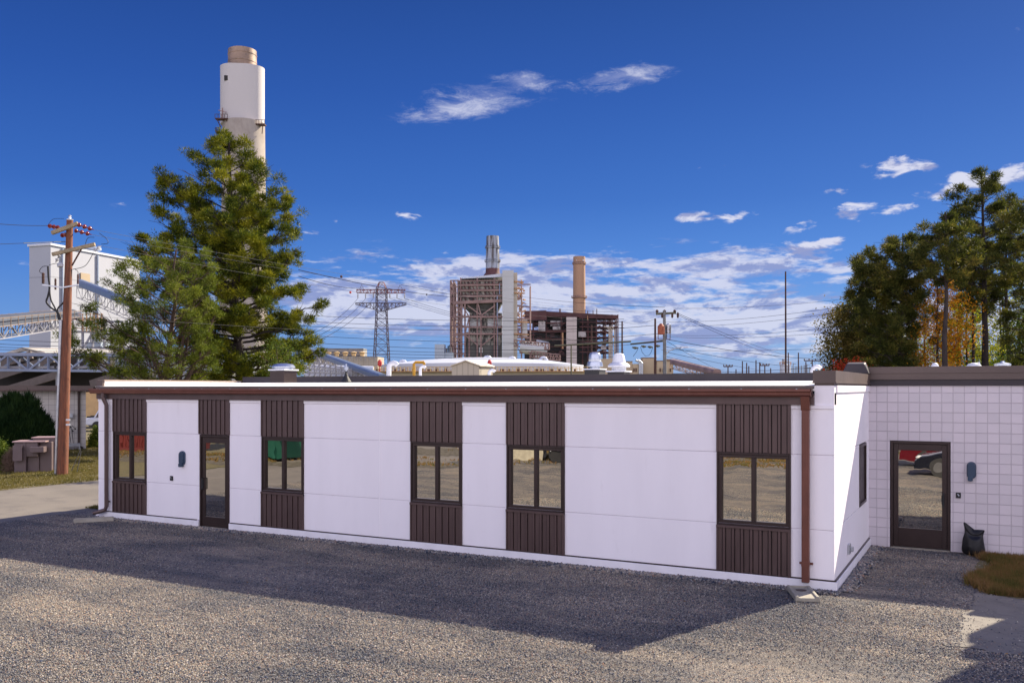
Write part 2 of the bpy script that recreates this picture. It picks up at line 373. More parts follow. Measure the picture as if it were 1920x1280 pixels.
sheet('grass_bed', rough_poly([(-.05, 16.4), (.5, 16.1), (9, 16.0), (9, 19.6), (.25, 19.7), (-.25, 18.9), (-.05, 17.8)], .09, .3, 4), .004, grass_m)
sheet('worn_apron', rough_poly([(-.5, 12.7), (9, 12.7), (9, 16.35), (-.1, 16.3), (-.35, 14.5)], .10, .2, 5), .0, sand_m)
# the yard behind the photographer, seen in the windows
sheet('yard_grass', rough_poly([(-28, -6.5), (-12, -8.5), (0, -10.5), (20, -10), (20, -14), (-8, -14), (-28, -10)], .5, .8, 6), .0, yard_m)
sheet('yard_grass_strip', rough_poly([(-31, 3), (-24, 1.5), (-19, -1.5), (-20, -2.6), (-26, -.3), (-31, 1)], .4, .8, 7), .0, yard_m)
sheet('yard_grass_bank', rough_poly([(-60, -2.5), (-31, -1), (-30, 2.5), (-36, 4), (-60, 3)], .4, .8, 8), .003, yard_m)

def stones(name, n, region, seed, size=(.006, .0135), label=None):
    """loose stones as one stuff mesh; region(rnd arrays)->x,y"""
    rs = np.random.RandomState(seed); x, y = region(rs, n); n = len(x)
    base = np.array([(1, 0, 0), (-.3, .9, 0), (-.6, -.8, 0), (0, 0, 1), (0, 0, -1)], float)
    sz = rs.uniform(size[0], size[1], n); a = rs.uniform(0, 6.28, n)
    V = base[None] * np.stack([sz * rs.uniform(.8, 1.5, n), sz, sz * rs.uniform(.5, .9, n)], 1)[:, None]
    V = V + rs.uniform(-.25, .25, V.shape) * sz[:, None, None]
    c, s_ = np.cos(a)[:, None], np.sin(a)[:, None]
    X = V[..., 0] * c - V[..., 1] * s_ + x[:, None]; Y = V[..., 0] * s_ + V[..., 1] * c + y[:, None]; Z = V[..., 2] + (sz * rs.uniform(.1, .7, n))[:, None]
    P = np.stack([X, Y, Z], -1).reshape(-1, 3)
    F = np.array([(0, 1, 3), (1, 2, 3), (2, 0, 3), (1, 0, 4), (2, 1, 4), (0, 2, 4)])
    Fa = (F[None] + (np.arange(n) * 5)[:, None, None]).reshape(-1, 3)
    me = fast_mesh(name, P, Fa); me.materials.append(stone_m)
    o = bpy.data.objects.new(name, me); col.objects.link(o); o['kind'] = 'stuff'
    if label: o['label'] = label
    return o
def fast_mesh(name, P, F):
    me = bpy.data.meshes.new(name); k = F.shape[1]
    me.vertices.add(len(P)); me.vertices.foreach_set('co', P.astype(np.float32).ravel())
    me.loops.add(F.size); me.loops.foreach_set('vertex_index', F.astype(np.int32).ravel())
    me.polygons.add(len(F)); me.polygons.foreach_set('loop_start', np.arange(0, F.size, k, dtype=np.int32)); me.update(calc_edges=True)
    return me
m_, b_ = nt('stones'); g_ = b_.n('ShaderNodeNewGeometry'); r_ = b_.n('ShaderNodeValToRGB'); b_.l(g_.outputs['Random Per Island'], r_.inputs[0]); r_.color_ramp.interpolation = 'CONSTANT'
_e = r_.color_ramp.elements; _e[0].color = c4((.050, .060, .085)); _e[1].position = .20; _e[1].color = c4((.205, .190, .170))
for _p, _c in ((.42, (.255, .230, .200)), (.60, (.10, .112, .14)), (.68, (.235, .210, .18)), (.78, (.25, .175, .14)), (.86, (.37, .345, .31)), (.94, (.165, .165, .170))): _q = _e.new(_p); _q.color = c4(_c)
t_ = b_.n('ShaderNodeTexCoord'); s_ = b_.n('ShaderNodeBsdfPrincipled'); b_.l(b_.mix(1.0, r_.outputs[0], patchy(b_, t_.outputs['Object']), 'MULTIPLY'), s_.inputs['Base Color']); s_.inputs['Roughness'].default_value = .85; s_.inputs['Specular IOR Level'].default_value = .2
o_ = b_.n('ShaderNodeOutputMaterial'); b_.l(s_.outputs[0], o_.inputs[0]); stone_m = m_
def reg_lot(rs, n):
    x = rs.uniform(-21.5, 3.5, n * 4); y = rs.uniform(4.5, 20.0, n * 4)
    keep = ~((y > 15.26) & (x < -2.12)) & ~((x > -.3) & (y > 12.7) & (rs.uniform(0, 1, n * 4) > .06 + .5 * np.clip(-x, 0, .3))); l = x * RT[0] + y * RT[1]; d = x * FW[0] + y * FW[1]
    keep &= (np.sin(x * .55 + 1.3 * np.sin(y * .4)) + np.sin(y * 1.1 + x * .2) + rs.normal(0, .8, n * 4) > -.7)
    keep &= (d > 8) & (np.abs(l) < d * .6 + .5) & (rs.uniform(0, 1, n * 4) < np.clip((13.5 / d) ** 2, 0, 1))
    x, y = x[keep], y[keep]; return x[:n], y[:n]
stones('gravel_stones', 240000, reg_lot, 11, label='loose grey and tan crushed stone covering the lot')
def reg_edge(rs, n):
    x = rs.uniform(-20.2, -2.1, n); y = 15.24 - np.abs(rs.normal(0, .12, n)); k = n // 4
    x[:k] = -2.13 + np.abs(rs.normal(0, .1, k)); y[:k] = rs.uniform(15.3, 20, k); return x, y
stones('edge_stones', 16000, reg_edge, 12, (.012, .03), label='coarser crushed stone banked against the white plinth')

# ------------------------------------------------------------------ office annex
FY = 15.3; XL, XR = -20.17, -2.2; BY = 20.07
annex = thing('office_annex', (-11, FY, 0), 'long low white office annex with brown metal window bays and red-brown gutter', 'building')
Z1, ZS2, ZS1, ZT = .17, .975, 2.20, 3.02
bays = [(212.8, 275), (374, 431), (491, 570), (770.5, 866.8), (950.3, 1059), (1344.3, 1482.8)]
BX = [(xat(a, FY), xat(b, FY)) for a, b in bays]
XJ = xat(711, FY); XP = xat(1527, FY)
# backing wall + white panels
mb = MB()
spans = []
e = XL
for a, b in BX: spans.append((e, a)); e = b
spans.append((e, XR))
back = MB()
DOOR = (BX[1][0] + .02, BX[1][1] - .02)
# solid backing, window openings left as shallow recess (depth .14)
def recess_wall(mb, x0, x1, holes):      # holes: (xa, xb, za, zb)
    y0, y1 = FY + .007, FY + .22
    x = x0
    for xa, xb, za, zb in holes:
        mb.box(x, xa, y0, y1, 0, 3.2); 
        if za > .02: mb.box(xa, xb, y0, y1, 0, za)
        mb.box(xa, xb, y0, y1, zb, 3.2); x = xb
    mb.box(x, x1, y0, y1, 0, 3.2)
WZ0, WZ1 = .985, 2.165
holes = []
for i, (a, b) in enumerate(BX):
    holes.append((a + .03, b - .03, .0, 2.2) if i == 1 else (a + .05, b - .05, WZ0, WZ1))
recess_wall(back, XL + .03, XR - .03, holes)
back.build('wall_backing', seam_m, annex)
gap = .008
for i, (a, b) in enumerate(spans):
    segs = [(a, XJ - gap / 2), (XJ + gap / 2, b)] if a < XJ < b else [(a, b)]
    for (p, q) in segs:
        p2 = p if i else p
        for z0, z1 in ((Z1, ZS2 - gap / 2), (ZS2 + gap / 2, ZS1 - gap / 2), (ZS1 + gap / 2, 2.955)):
            mb.box(p2, q, FY, FY + .032, z0, z1)
        mb.box(p2, q, FY - .02, FY + .03, 2.955, ZT if q < XP + .1 and i < 6 else ZT)
mb.box(XJ - .012, XJ + .012, FY - .006, FY + .02, Z1, 2.955)
# raised end piece beside the roof parapet
mb.box(XP, XR, FY + .001, FY + .22, ZT, 3.34)
bevel(mb.build('wall', white_wall, annex), .004, 1); mb = MB()
# right end wall (faces +X) with seams, hole for side window
SWY0, SWY1 = yat(1611, XR), yat(1624, XR)
sw = [yat(1611, XR), yat(1623.5, XR)]
for z0, z1 in ((Z1, ZS2 - gap / 2), (ZS2 + gap / 2, ZS1 - gap / 2), (ZS1 + gap / 2, 3.22)):
    if z0 > .5 and z1 < 2.3:
        mb.box(XR - .2, XR, FY + .032, sw[0], z0, z1); mb.box(XR - .2, XR, sw[1], BY, z0, z1)
    elif z0 < .5:
        mb.box(XR - .2, XR, FY + .032, BY, z0, z1)
    else: mb.box(XR - .2, XR, FY + .032, BY, z0, z1)
mb.box(XR - .2, XR + .02, FY + .22, BY, 3.22, 3.34)
bevel(mb.build('wall', white_wall, annex), .004, 1); mb = MB()
mb.box(XL, XL + .2, FY + .032, BY, 0, 3.34)
bevel(mb.build('wall', white_wall, annex), .004, 1)
mb = MB(); mb.box(XR - .25, XR - .02, FY + .03, BY, .0, 3.2); mb.build('end_wall_backing', brown_d, annex)
# plinth
mb = MB(); a, b = DOOR
mb.box(XL - .05, a - .02, FY - .045, FY + .03, -.1, .150); mb.box(b + .02, XR + .045, FY - .045, FY + .03, -.1, .150)
mb.box(XR - .1, XR + .045, FY + .03, BY, -.1, .15); mb.box(XL - .05, XL + .1, FY + .03, BY, -.1, .15)
bevel(mb.build('plinth', plinth_white, annex), .006, 1)
mb = MB(); mb.box(XL + .15, a - .1, FY - .03, FY - .001, .152, .172); mb.box(b + .06, XR + .02, FY - .03, FY - .001, .152, .172); mb.box(XR + .001, XR + .03, FY, BY, .152, .172)
mb.build('drip_flashing', frame_m, annex)
# fascia, gutter, drip edge, roof
mb = MB(); mb.box(XL, XP, FY - .06, FY + .03, ZT + .001, 3.2); mb.build('fascia_board', brown, annex)
mb = MB()
def gutter_prof(X): return [(X, FY - .07, 3.28), (X, FY - .07, 3.16), (X, FY - .15, 3.155), (X, FY - .175, 3.185), (X, FY - .175, 3.215), (X, FY - .20, 3.245), (X, FY - .20, 3.285), (X, FY - .185, 3.285), (X, FY - .185, 3.25)]
mb.prism(gutter_prof(XL - .12)[:7] + [(XL - .12, FY - .19, 3.285), (XL - .12, FY - .18, 3.20), (XL - .12, FY - .08, 3.18), (XL - .12, FY - .08, 3.28)], (XP - XL + .10, 0, 0))
mb.box(XP - .03, XP - .02, FY - .2, FY - .07, 3.155, 3.285)
mb.build('gutter', gutter_m, annex)
X = XL + .3
while X < XP: mb = MB(); mb.box(X, X + .02, FY - .21, FY - .08, 3.278, 3.288); mb.build('gutter_strap', spun_al, annex); X += .9
mb = MB(); mb.box(XL + .05, XP, FY - .12, FY - .02, 3.289, 3.335); mb.build('drip_edge', fascia_m, annex)
mb = MB(); mb.hexa([(XL, FY - .05, 3.25), (XP, FY - .05, 3.25), (XP, BY, 3.35), (XL, BY, 3.35), (XL, FY - .10, 3.340), (XP, FY - .10, 3.340), (XP, BY, 3.455), (XL, BY, 3.455)]); mb.build('roof', roof_white, annex)
# end parapets with coping
mb = MB(); mb.box(XP, XR, FY - .001, BY, 3.341, 3.56); mb.box(XP - .03, XR + .035, FY - .035, BY, 3.375, 3.40 )
mb.box(XP - .02, XR + .025, FY - .025, BY, 3.40, 3.585); mb.build('parapet_coping', fascia_m, annex)
mb = MB(); mb.box(XL, XL + .2, FY + .03, BY, 3.341, 3.48); mb.build('parapet', roof_white, annex)
mb = MB(); mb.box(XL - .03, XL + .23, FY - .0, BY, 3.481, 3.51); mb.build('parapet_coping', tan_metal, annex)
mb = MB(); mb.box(XL - .035, XL + .20, FY - .03, FY + .029, 3.341, 3.50); mb.build('parapet_end_cap', fascia_m, annex)
# ribbed metal panels over and under each window
def metal_panel(a, b, z0, z1, top_trim, seed):
    w = b - a; n = round(w / .15); p = w / n; mb = MB(); g = .012
    j = MB(); j.box(a + .001, b - .001, FY + .004, FY + .029, z0, z1)
    for k in range(n):
        x = a + k * p; xr = x + p * .64
        mb.box(x + g / 2, xr - g / 2, FY - .014, FY + .0035, z0, z1); mb.box(xr + g / 2, x + p - g / 2, FY - .036, FY + .0035, z0, z1 - (.05 if top_trim else 0))
    mb.box(a - .004, a + .022, FY - .038, FY - .001, z0, z1); mb.box(b - .022, b + .004, FY - .038, FY - .001, z0, z1)
    if top_trim: mb.box(a - .004, b + .004, FY - .05, FY - .0005, z1 - .05, z1)
    o = bevel(mb.build('metal_panel', brown, annex), .003, 1); j.build('panel_joint', joint_m, o); return o
for i, (a, b) in enumerate(BX):
    metal_panel(a, b, 2.205, 3.018, False, i)
    if i != 1: metal_panel(a, b, .15, .955, True, i)
def window(a, b, z0, z1, seed):
    yf = FY + .001
    f = MB(); t = .055
    f.box(a - .003, a + .0295, FY - .022, FY + .02, z0 - .03, z1 + .04); f.box(b - .0295, b + .003, FY - .022, FY + .02, z0 - .03, z1 + .04); f.box(a + .03, b - .03, FY - .020, FY + .02, z1 + .0005, z1 + .04)
    f.box(a + .03, b - .03, yf, yf + .10, z0, z0 + t); f.box(a + .03, b - .03, yf, yf + .10, z1 - t, z1)
    f.box(a + .03, a + .03 + t, yf, yf + .10, z0 + t, z1 - t); f.box(b - .03 - t, b - .03, yf, yf + .10, z0 + t, z1 - t)
    m = (a + b) / 2; f.box(m - .035, m + .035, yf + .005, yf + .10, z0 + t, z1 - t)
    f.box(a + .031, b - .031, FY - .045, FY - .001, z0 - .028, z0 - .002)
    w = bpy.data.objects.new('window', None); col.objects.link(w); w.parent = annex; ORG[w.name] = ORG[annex.name]
    bevel(f.build('frame', frame_m, w), .004, 1)
    for q0, q1 in ((a + .03 + t, m - .035), (m + .035, b - .03 - t)):
        g = MB(); g.box(q0 - .01, q1 + .01, yf + .055, yf + .062, z0 + t - .01, z1 - t + .01); g.build('pane', glass_m, w)
for i, (a, b) in enumerate(BX):
    if i != 1: window(a, b, WZ0, WZ1, i)
# side window
mb = MB(); w = bpy.data.objects.new('window', None); col.objects.link(w); w.parent = annex; ORG[w.name] = ORG[annex.name]
y0, y1 = sw; mb.box(XR - .12, XR + .015, y0, y0 + .05, .985, 2.19); mb.box(XR - .12, XR + .015, y1 - .05, y1, .985, 2.19); mb.box(XR - .12, XR + .015, y0 + .05, y1 - .05, .985, 1.04); mb.box(XR - .12, XR + .015, y0 + .05, y1 - .05, 2.13, 2.19)
mb.build('frame', frame_m, w); mb = MB(); mb.box(XR - .06, XR - .052, y0 + .04, y1 - .04, 1.03, 2.14); mb.build('pane', glass_m, w)
# front door
def door(a, b, Y, z1, par, handle_x, out=-1, rail=.26):
    w = bpy.data.objects.new('door', None); col.objects.link(w); w.parent = par; ORG[w.name] = ORG[par.name]
    f = MB(); t = .05
    f.box(a, a + t, Y, Y + .12, .0, z1); f.box(b - t, b, Y, Y + .12, .0, z1); f.box(a + t, b - t, Y, Y + .12, z1 - t, z1)
    bevel(f.build('frame', frame_m, w), .004, 1)
    f = MB(); y0, y1 = Y + .03, Y + .075; s = .10
    f.box(a + t + .005, a + t + s, y0, y1, .03, z1 - t - .005); f.box(b - t - s, b - t - .005, y0, y1, .03, z1 - t - .005)
    f.box(a + t + s, b - t - s, y0, y1, .03, rail); f.box(a + t + s, b - t - s, y0, y1, z1 - t - .14, z1 - t - .005)
    bevel(f.build('door_leaf', frame_m, w), .004, 1)
    g = MB(); g.box(a + t + s - .01, b - t - s + .01, Y + .05, Y + .056, rail - .01, z1 - t - .13); g.build('pane', glass_m, w)
    h = MB(); x = handle_x; h.path([(x, y0, .90), (x, y0 - .06, .90), (x, y0 - .06, 1.16), (x, y0, 1.16)], .014, 8); h.path([(x+.0, y0, 1.16), (x + .0, y0 - .06, 1.16)], .012, 6)
    h.box(x - .04, x + .0, y0 - .012, y0 + .001, .93, 1.12)
    h.build('handle', black_m, w)
    k = MB(); k.box(a, b, Y - .05, Y + .12, -.02, .02); k.build('threshold', concrete, w)
    return w
door(DOOR[0], DOOR[1], FY - .02, 2.19, annex, DOOR[0] + .11)
# downspouts
mb = MB(); x0, x1 = xat(1503.5, FY - .1), xat(1517.5, FY - .1)
mb.box(x0, x1, FY - .135, FY - .04, .12, 2.98); mb.hexa([(x0 - .01, FY - .14, 2.93), (x1 + .01, FY - .14, 2.93), (x1 + .01, FY - .035, 2.93), (x0 - .01, FY - .035, 2.93), (x0 - .01, FY - .19, 3.158), (x1 + .01, FY - .19, 3.158), (x1 + .01, FY - .085, 3.158), (x0 - .01, FY - .085, 3.158)])
mb.box(x0 - .05, x1 + .05, FY - .05, FY - .04, .40, .44); mb.box(x0 - .004, x1 + .004, FY - .14, FY - .04, .38, .46)
for k in (.15, .5, .85): mb.box(x0 + (x1 - x0) * k - .004, x0 + (x1 - x0) * k + .004, FY - .139, FY - .134, .5, 2.9)
bevel(mb.build('downspout', gutter_m, annex), .006, 1)
mb = MB(); mb.box(x0 + .012, x1 - .012, FY - .13, FY - .05, .115, .13); mb.build('downspout_mouth', black_m, annex)
mb = MB(); xa = xat(196, FY - .1); mb.path([(xa, FY - .14, 3.17), (xa, FY - .14, 3.05), (xa + .06, FY - .09, 2.86), (xa + .06, FY - .09, .30), (xa + .02, FY - .11, .2), (xa - .28, FY - .2, .12)], .052, 8); mb.box(xa - .02, xa + .14, FY - .05, FY - .04, .4, .44)
mb.build('downspout', brown, annex)
def wall_lamp(cx, cz, Y, par):
    mb = MB(); prof = []
    pts = []
    hw, hh = .085, .17
    for k in range(24):
        a = k * 2 * math.pi / 24; pts.append((cx + hw * math.cos(a), Y, cz + (hh - hw) * (1 if math.sin(a) > 0 else -1) + hw * math.sin(a)))
    mb.prism(pts, (0, -.05, 0)); mb.prism([(cx + (p[0] - cx) * .82, Y - .05, cz + (p[2] - cz) * .9) for p in pts], (0, -.035, 0))
    mb.prism([(cx - .02 + (p[0] - cx) * .55, Y, cz - .17 + (p[2] - cz) * .28) for p in pts], (0, -.1, 0))
    return bevel(mb.build('wall_lamp', blue_lamp, par), .01, 2)
def card_reader(cx, cz, Y, par):
    mb = MB(); mb.box(cx - .045, cx + .045, Y - .03, Y, cz - .055, cz + .055); o = bevel(mb.build('card_reader', black_m, par), .006, 2)
    mb = MB(); mb.beam((cx - .015, Y - .034, cz + .03), (cx + .015, Y - .034, cz - .01), .008, .02); mb.build('indicator', spun_al, o)
wall_lamp(xat(343.5, FY), zat(343, 858, FY), FY, annex); card_reader(xat(322.5, FY), zat(322, 896, FY), FY, annex)
# vent on end wall
mb = MB(); yv = yat(1590, XR); zv = zat(1590, 1028, yv); mb.box(XR, XR + .04, yv - .09, yv + .09, zv - .09, zv + .09); mb.box(XR + .04, XR + .09, yv - .03, yv + .06, zv - .05, zv + .04); bevel(mb.build('wall_vent', steel_lt, annex), .01)
# roof pitch pocket with conduit
p = at(649, 714, 20.5); mb = MB(); mb.lathe((p[0], p[1], zat(649, 717, p[1])), [(.16, 0), (.12, .02), (.05, .14), (.022, .22), (.022, .26)], 14); mb.build('vent_flashing', black_m, annex)
mb = MB(); mb.lathe((p[0], p[1], zat(649, 717, p[1]) + .26), [(.018, 0), (.018, .03), (.05, .035), (.05, .10), (.02, .11), (.015, .17)], 12); mb.build('vent_pipe', spun_al, annex)

# ------------------------------------------------------------------ block building
m, b = nt('painted_block'); tc = b.n('ShaderNodeTexCoord'); sp = b.n('ShaderNodeSeparateXYZ'); b.l(tc.outputs['Object'], sp.inputs[0])
cb = b.n('ShaderNodeCombineXYZ'); b.l(sp.outputs[0], cb.inputs[0]); b.l(sp.outputs[2], cb.inputs[1])
br = b.n('ShaderNodeTexBrick'); b.l(cb.outputs[0], br.inputs['Vector']); br.offset = 0; br.inputs['Scale'].default_value = 1; br.inputs['Brick Width'].default_value = .2045; br.inputs['Row Height'].default_value = .2; br.inputs['Mortar Size'].default_value = .007; br.inputs['Mortar Smooth'].default_value = .3
br.inputs['Color1'].default_value = (.66, .60, .63, 1); br.inputs['Color2'].default_value = (.585, .54, .565, 1); br.inputs['Mortar'].default_value = (.47, .42, .45, 1)
bs = b.n('ShaderNodeBsdfPrincipled'); b.l(b.mix(b.m('MULTIPLY', b.noise(tc.outputs['Object'], 3, 5), .35), br.outputs[0], c4((.58, .53, .55))), bs.inputs['Base Color']); bs.inputs['Roughness'].default_value = .7
bp = b.n('ShaderNodeBump'); bp.inputs['Distance'].default_value = .012; bp.inputs['Strength'].default_value = .8; b.l(b.m('ADD', b.m('MULTIPLY', br.outputs['Fac'], -1.0), b.m('MULTIPLY', b.noise(tc.outputs['Object'], 90, 3), .22)), bp.inputs['Height']); b.l(bp.outputs[0], bs.inputs['Normal'])
o = b.n('ShaderNodeOutputMaterial'); b.l(bs.outputs[0], o.inputs[0]); block_m = m
wing = thing('block_building', (0, BY, 0), 'flat roofed grey-white painted block building with taupe roof edge behind the annex', 'building')
DX0, DX1 = xat(1668.5, BY), xat(1782.5, BY); DZ = 2.215
mb = MB(); mb.box(XR - .19, DX0, BY, BY + .25, 0, 3.36); mb.box(DX1, 14, BY, BY + .25, 0, 3.36); mb.box(DX0, DX1, BY, BY + .25, DZ, 3.36)
mb.build('wall', block_m, wing)
for q_ in ((-19.8, XR - .195, BY, BY + .25, 0, 3.44), (13.8, 14, BY + .25, 40, 0, 3.4), (-19.9, 13.8, 39.8, 40, 0, 3.4), (-20.1, -19.9, BY, 40, 0, 3.4)): mb = MB(); mb.box(*q_); mb.build('wall', block_m, wing)
mb = MB(); mb.box(DX0, DX1, BY + .22, BY + .25, 0, DZ); mb.build('door_backing', black_m, wing)
door(DX0 + .01, DX1 - .01, BY + .01, DZ - .01, wing, DX1 - .13, rail=.42)
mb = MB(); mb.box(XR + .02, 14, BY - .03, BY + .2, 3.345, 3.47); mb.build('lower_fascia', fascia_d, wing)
mb = MB(); mb.box(XR - .35, 14.05, BY - .06, BY + .3, 3.471, 3.60); mb.box(XR - .36, 14.06, BY - .075, BY + .31, 3.60, 3.735); mb.build('fascia', fascia_m, wing)
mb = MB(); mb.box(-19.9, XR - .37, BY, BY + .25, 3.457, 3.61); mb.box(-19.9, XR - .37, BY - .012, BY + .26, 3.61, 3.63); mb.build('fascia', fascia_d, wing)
mb = MB(); mb.box(-19.9, 13.8, BY + .25, 39.8, 3.38, 3.45); mb.build('roof', roof_white, wing)
mb = MB(); p0 = (XR - .36, BY - .4); mb.hexa([(XR - .5, BY - .32, 3.586), (XR + .05, BY - .32, 3.586), (XR + .05, BY - .08, 3.586), (XR - .5, BY - .08, 3.586), (XR - .4, BY - .30, 3.80), (XR - .05, BY - .30, 3.80), (XR - .05, BY - .08, 3.84), (XR - .4, BY - .08, 3.84)]); bevel(mb.build('corner_flashing', fascia_d, wing), .02)
wall_lamp(xat(1821.5, BY), zat(1821, 881, BY), BY, wing); card_reader(xat(1797, BY), zat(1797, 928, BY), BY, wing)
# roof fittings of the block building
def goose(x, ytop, ybase, d, rad, flip=1, black=True, span=.3):
    p = at(x, ybase, d); z0 = 3.45; zt = at(x, ytop, d)[2] - rad; f = MB()
    g = RT * flip
    o = np.array([p[0], p[1], 0])
    pts = [o + UP * z0, o + UP * (zt - span)] + [o + g * (span - span * math.cos(a)) + UP * (zt - span + span * math.sin(a)) for a in (R(30), R(60), R(90), R(120), R(150))]
    f.path(pts, rad, 14); ob = f.build('gooseneck_vent', white_pt, wing, auto=50)
    if black:
        k = MB(); k.tube(o + UP * (z0 - .02), o + UP * (z0 + (zt - span - z0) * .38), rad * 1.12, n=14); k.build('vent_boot', black_m, ob)
    return ob
goose(729, 675.5, 705, 26, .072, span=.135); goose(788, 684, 705, 29, .048, span=.09)
goose(917, 691, 705, 34, .06, span=.12); goose(1523, 683, 705, 24, .055, span=.12, black=False)
def curb_vent(x0, x1, ytop, ymid, d, kind):
    c = at((x0 + x1) / 2, 700, d); w = (x1 - x0) / FPX * d; zt = at(0, ytop, d)[2]; zm = at(0, ymid, d)[2]
    r = w / 2; nk = {'dome': .03, 'double': .07, 'mush': .11}[kind]
    v = bpy.data.objects.new('roof_vent', None); col.objects.link(v); v.parent = wing; ORG[v.name] = ORG[wing.name]
    f = MB(); f.box(c[0] - r * .8, c[0] + r * .8, c[1] - r * .8, c[1] + r * .8, 3.45, zm - nk - .04); f.build('curb', black_m if kind != 'dome' else frame_m, v)
    f = MB(); f.box(c[0] - r * .92, c[0] + r * .92, c[1] - r * .92, c[1] + r * .92, zm - nk - .039, zm - nk); f.build('curb_cap', white_pt, v)
    h = MB(); H = zt - zm
    if kind == 'dome': prof = [(r * .85, -nk), (r * .85, 0), (r * 1.0, .0), (r * 1.0, H * .35), (r * .8, H * .8), (r * .3, H)]
    elif kind == 'double': prof = [(r * .5, -nk), (r * .5, 0), (r * .82, .0), (r * .82, H * .1), (r * .74, H * .32), (r * .62, H * .36), (r * .64, H * .40), (r * .60, H * .8), (r * .48, H * .95), (r * .2, H)]
    else: prof = [(r * .66, -nk), (r * .66, 0), (r * 1.0, .0), (r * 1.02, H * .1), (r * .85, H * .24), (r * .62, H * .34), (r * .50, H * .8), (r * .42, H * .94), (r * .2, H)]
    h.lathe((c[0], c[1], zm), prof, 28); h.build('vent_hood', spun_al if kind != 'mush' else white_pt, v, auto=40)
curb_vent(510, 553, 681, 690, 24.5, 'dome'); curb_vent(1097, 1134, 660, 687, 30, 'double'); curb_vent(1140, 1181, 662, 688, 27, 'mush')
def small_dome(x, w, yt, yb, d, nm):
    c = at(x, yb, d); r = w / 2 / FPX * d; H = (yb - yt) / FPX * d; f = MB(); f.lathe((c[0], c[1], c[2]), [(r, -.3), (r, 0), (r * .95, H * .3), (r * .7, H * .75), (r * .25, H)], 20); f.build(nm, white_pt, wing, auto=60)
small_dome(1826, 27, 680, 688, 24, 'skylight_dome'); small_dome(1753, 14, 680, 688, 22, 'skylight_dome')
c = at(1880, 688, 24); f = MB(); f.lathe((c[0], c[1], c[2]), [(.12, -.25), (.12, .03), (.2, .04), (.2, .09), (.06, .12), (.05, .16)], 20); f.build('exhaust_cap', spun_al, wing, auto=40)
c = at(1835, 688, 23); f = MB(); f.tube((c[0], c[1], 3.4), (c[0], c[1], c[2] + .12), .03); f.build('vent_pipe', white_pt, wing)
# unseen boxes added out of frame at the right, shaped to throw the stepped shadow
pen = thing('rooftop_shadow_caster', (4, 21, 3.45), 'unseen stepped grey boxes on the block building beyond the right edge, shaped to cast the stepped shadow', 'shadow caster')
mb = MB(); mb.box(2.66, 7, 20.35, 20.8, 3.45, 5.45); mb.build('casing', steel_lt, pen)
mb = MB(); mb.box(2.92, 7, 20.36, 20.79, 5.45, 6.05); mb.box(3.3, 7, 20.37, 20.78, 6.05, 8.7); mb.box(2.05, 2.66, 20.45, 20.6, 3.9, 4.35); mb.build('caster_steps', steel_lt, pen)
# splash blocks
def splash(px, py, rz, label, L=.62, W=.30):
    p = gp(px, py); o = thing('splash_block', (p[0], p[1], 0), label, 'splash block', 'splash blocks under the downspouts')
    mb = MB(); W2 = W / 2
    prof = [(-W2, 0), (W2 + .03, 0), (W2, .09), (W2 - .045, .09), (W2 - .06, .062), (-W2 + .06, .062), (-W2 + .045, .09), (-W2, .09)]
    u = np.array([math.cos(rz), math.sin(rz), 0]); s = np.array([-math.sin(rz), math.cos(rz), 0]); c = np.array([p[0], p[1], 0])
    mb.prism([c - u * L / 2 + s * a + UP * z for a, z in prof], u * L)
    mb.obox(c - u * L / 2 - s * W2 , u, s, .05, W, .0, .085)
    q = mb.build('trough', concrete, o); bevel(q, .012)
    return o, c, u
o, c, u = splash(1505, 1117, R(-70), 'concrete splash block with a round hollow below the right downspout', .80, .36)
mb = MB(); mb.lathe(c - u * .14 + UP * .064, [(.085, .0), (.085, .006), (.08, .007)], 16, .8); mb.build('hollow', brown_d, o)  # flat dark disc paints in the shade of the hollow
splash(176, 977, R(-128), 'narrow concrete splash block half sunk in gravel at the left downspout', .9, .24)
# rubbish bag
def bag():
    p = gp(1827, 1032); c = np.array([p[0], BY - .22, 0]); rs = np.random.RandomState(5); mb = MB(); n = 18; v = []; f = []
    prof = [(.17, 0), (.20, .06), (.20, .16), (.185, .26), (.165, .33), (.15, .37), (.17, .41), (.19, .46)]
    for i, (r, z) in enumerate(prof):
        for k in range(n):
            a = k * 2 * math.pi / n; rr = r * (1 + rs.uniform(-.13, .13)); e = (abs(math.cos(a)) ** 2) * .06 * (i / 7) ** 2 * (2.4 if math.cos(a) < 0 else 1)
            v.append((c[0] + rr * math.cos(a) * 1.05, c[1] + rr * math.sin(a) * .75 * (1 - .6 * (i > 4)), z - (.05 if i == 7 else 0) + e * 2))
    for i in range(len(prof) - 1):
        for k in range(n): f.append((i * n + k, i * n + (k + 1) % n, (i + 1) * n + (k + 1) % n, (i + 1) * n + k))
    f.append(tuple(range(n))[::-1]); f.append(tuple((len(prof) - 1) * n + k for k in range(n))); mb.add(v, f)
    m = mk('black_plastic_bag', (.006, .006, .008), .45, var=.3, scale=9, bump=1.0, bscale=14, spec=.35)
    o = mb.build('rubbish_bag', m, origin=(c[0], c[1], 0), smooth=True); tag(o, 'black plastic rubbish bag standing against the block wall beside the door', 'rubbish bag')
    s = o.modifiers.new('s', 'SUBSURF'); s.levels = 2; s.render_levels = 2
bag()
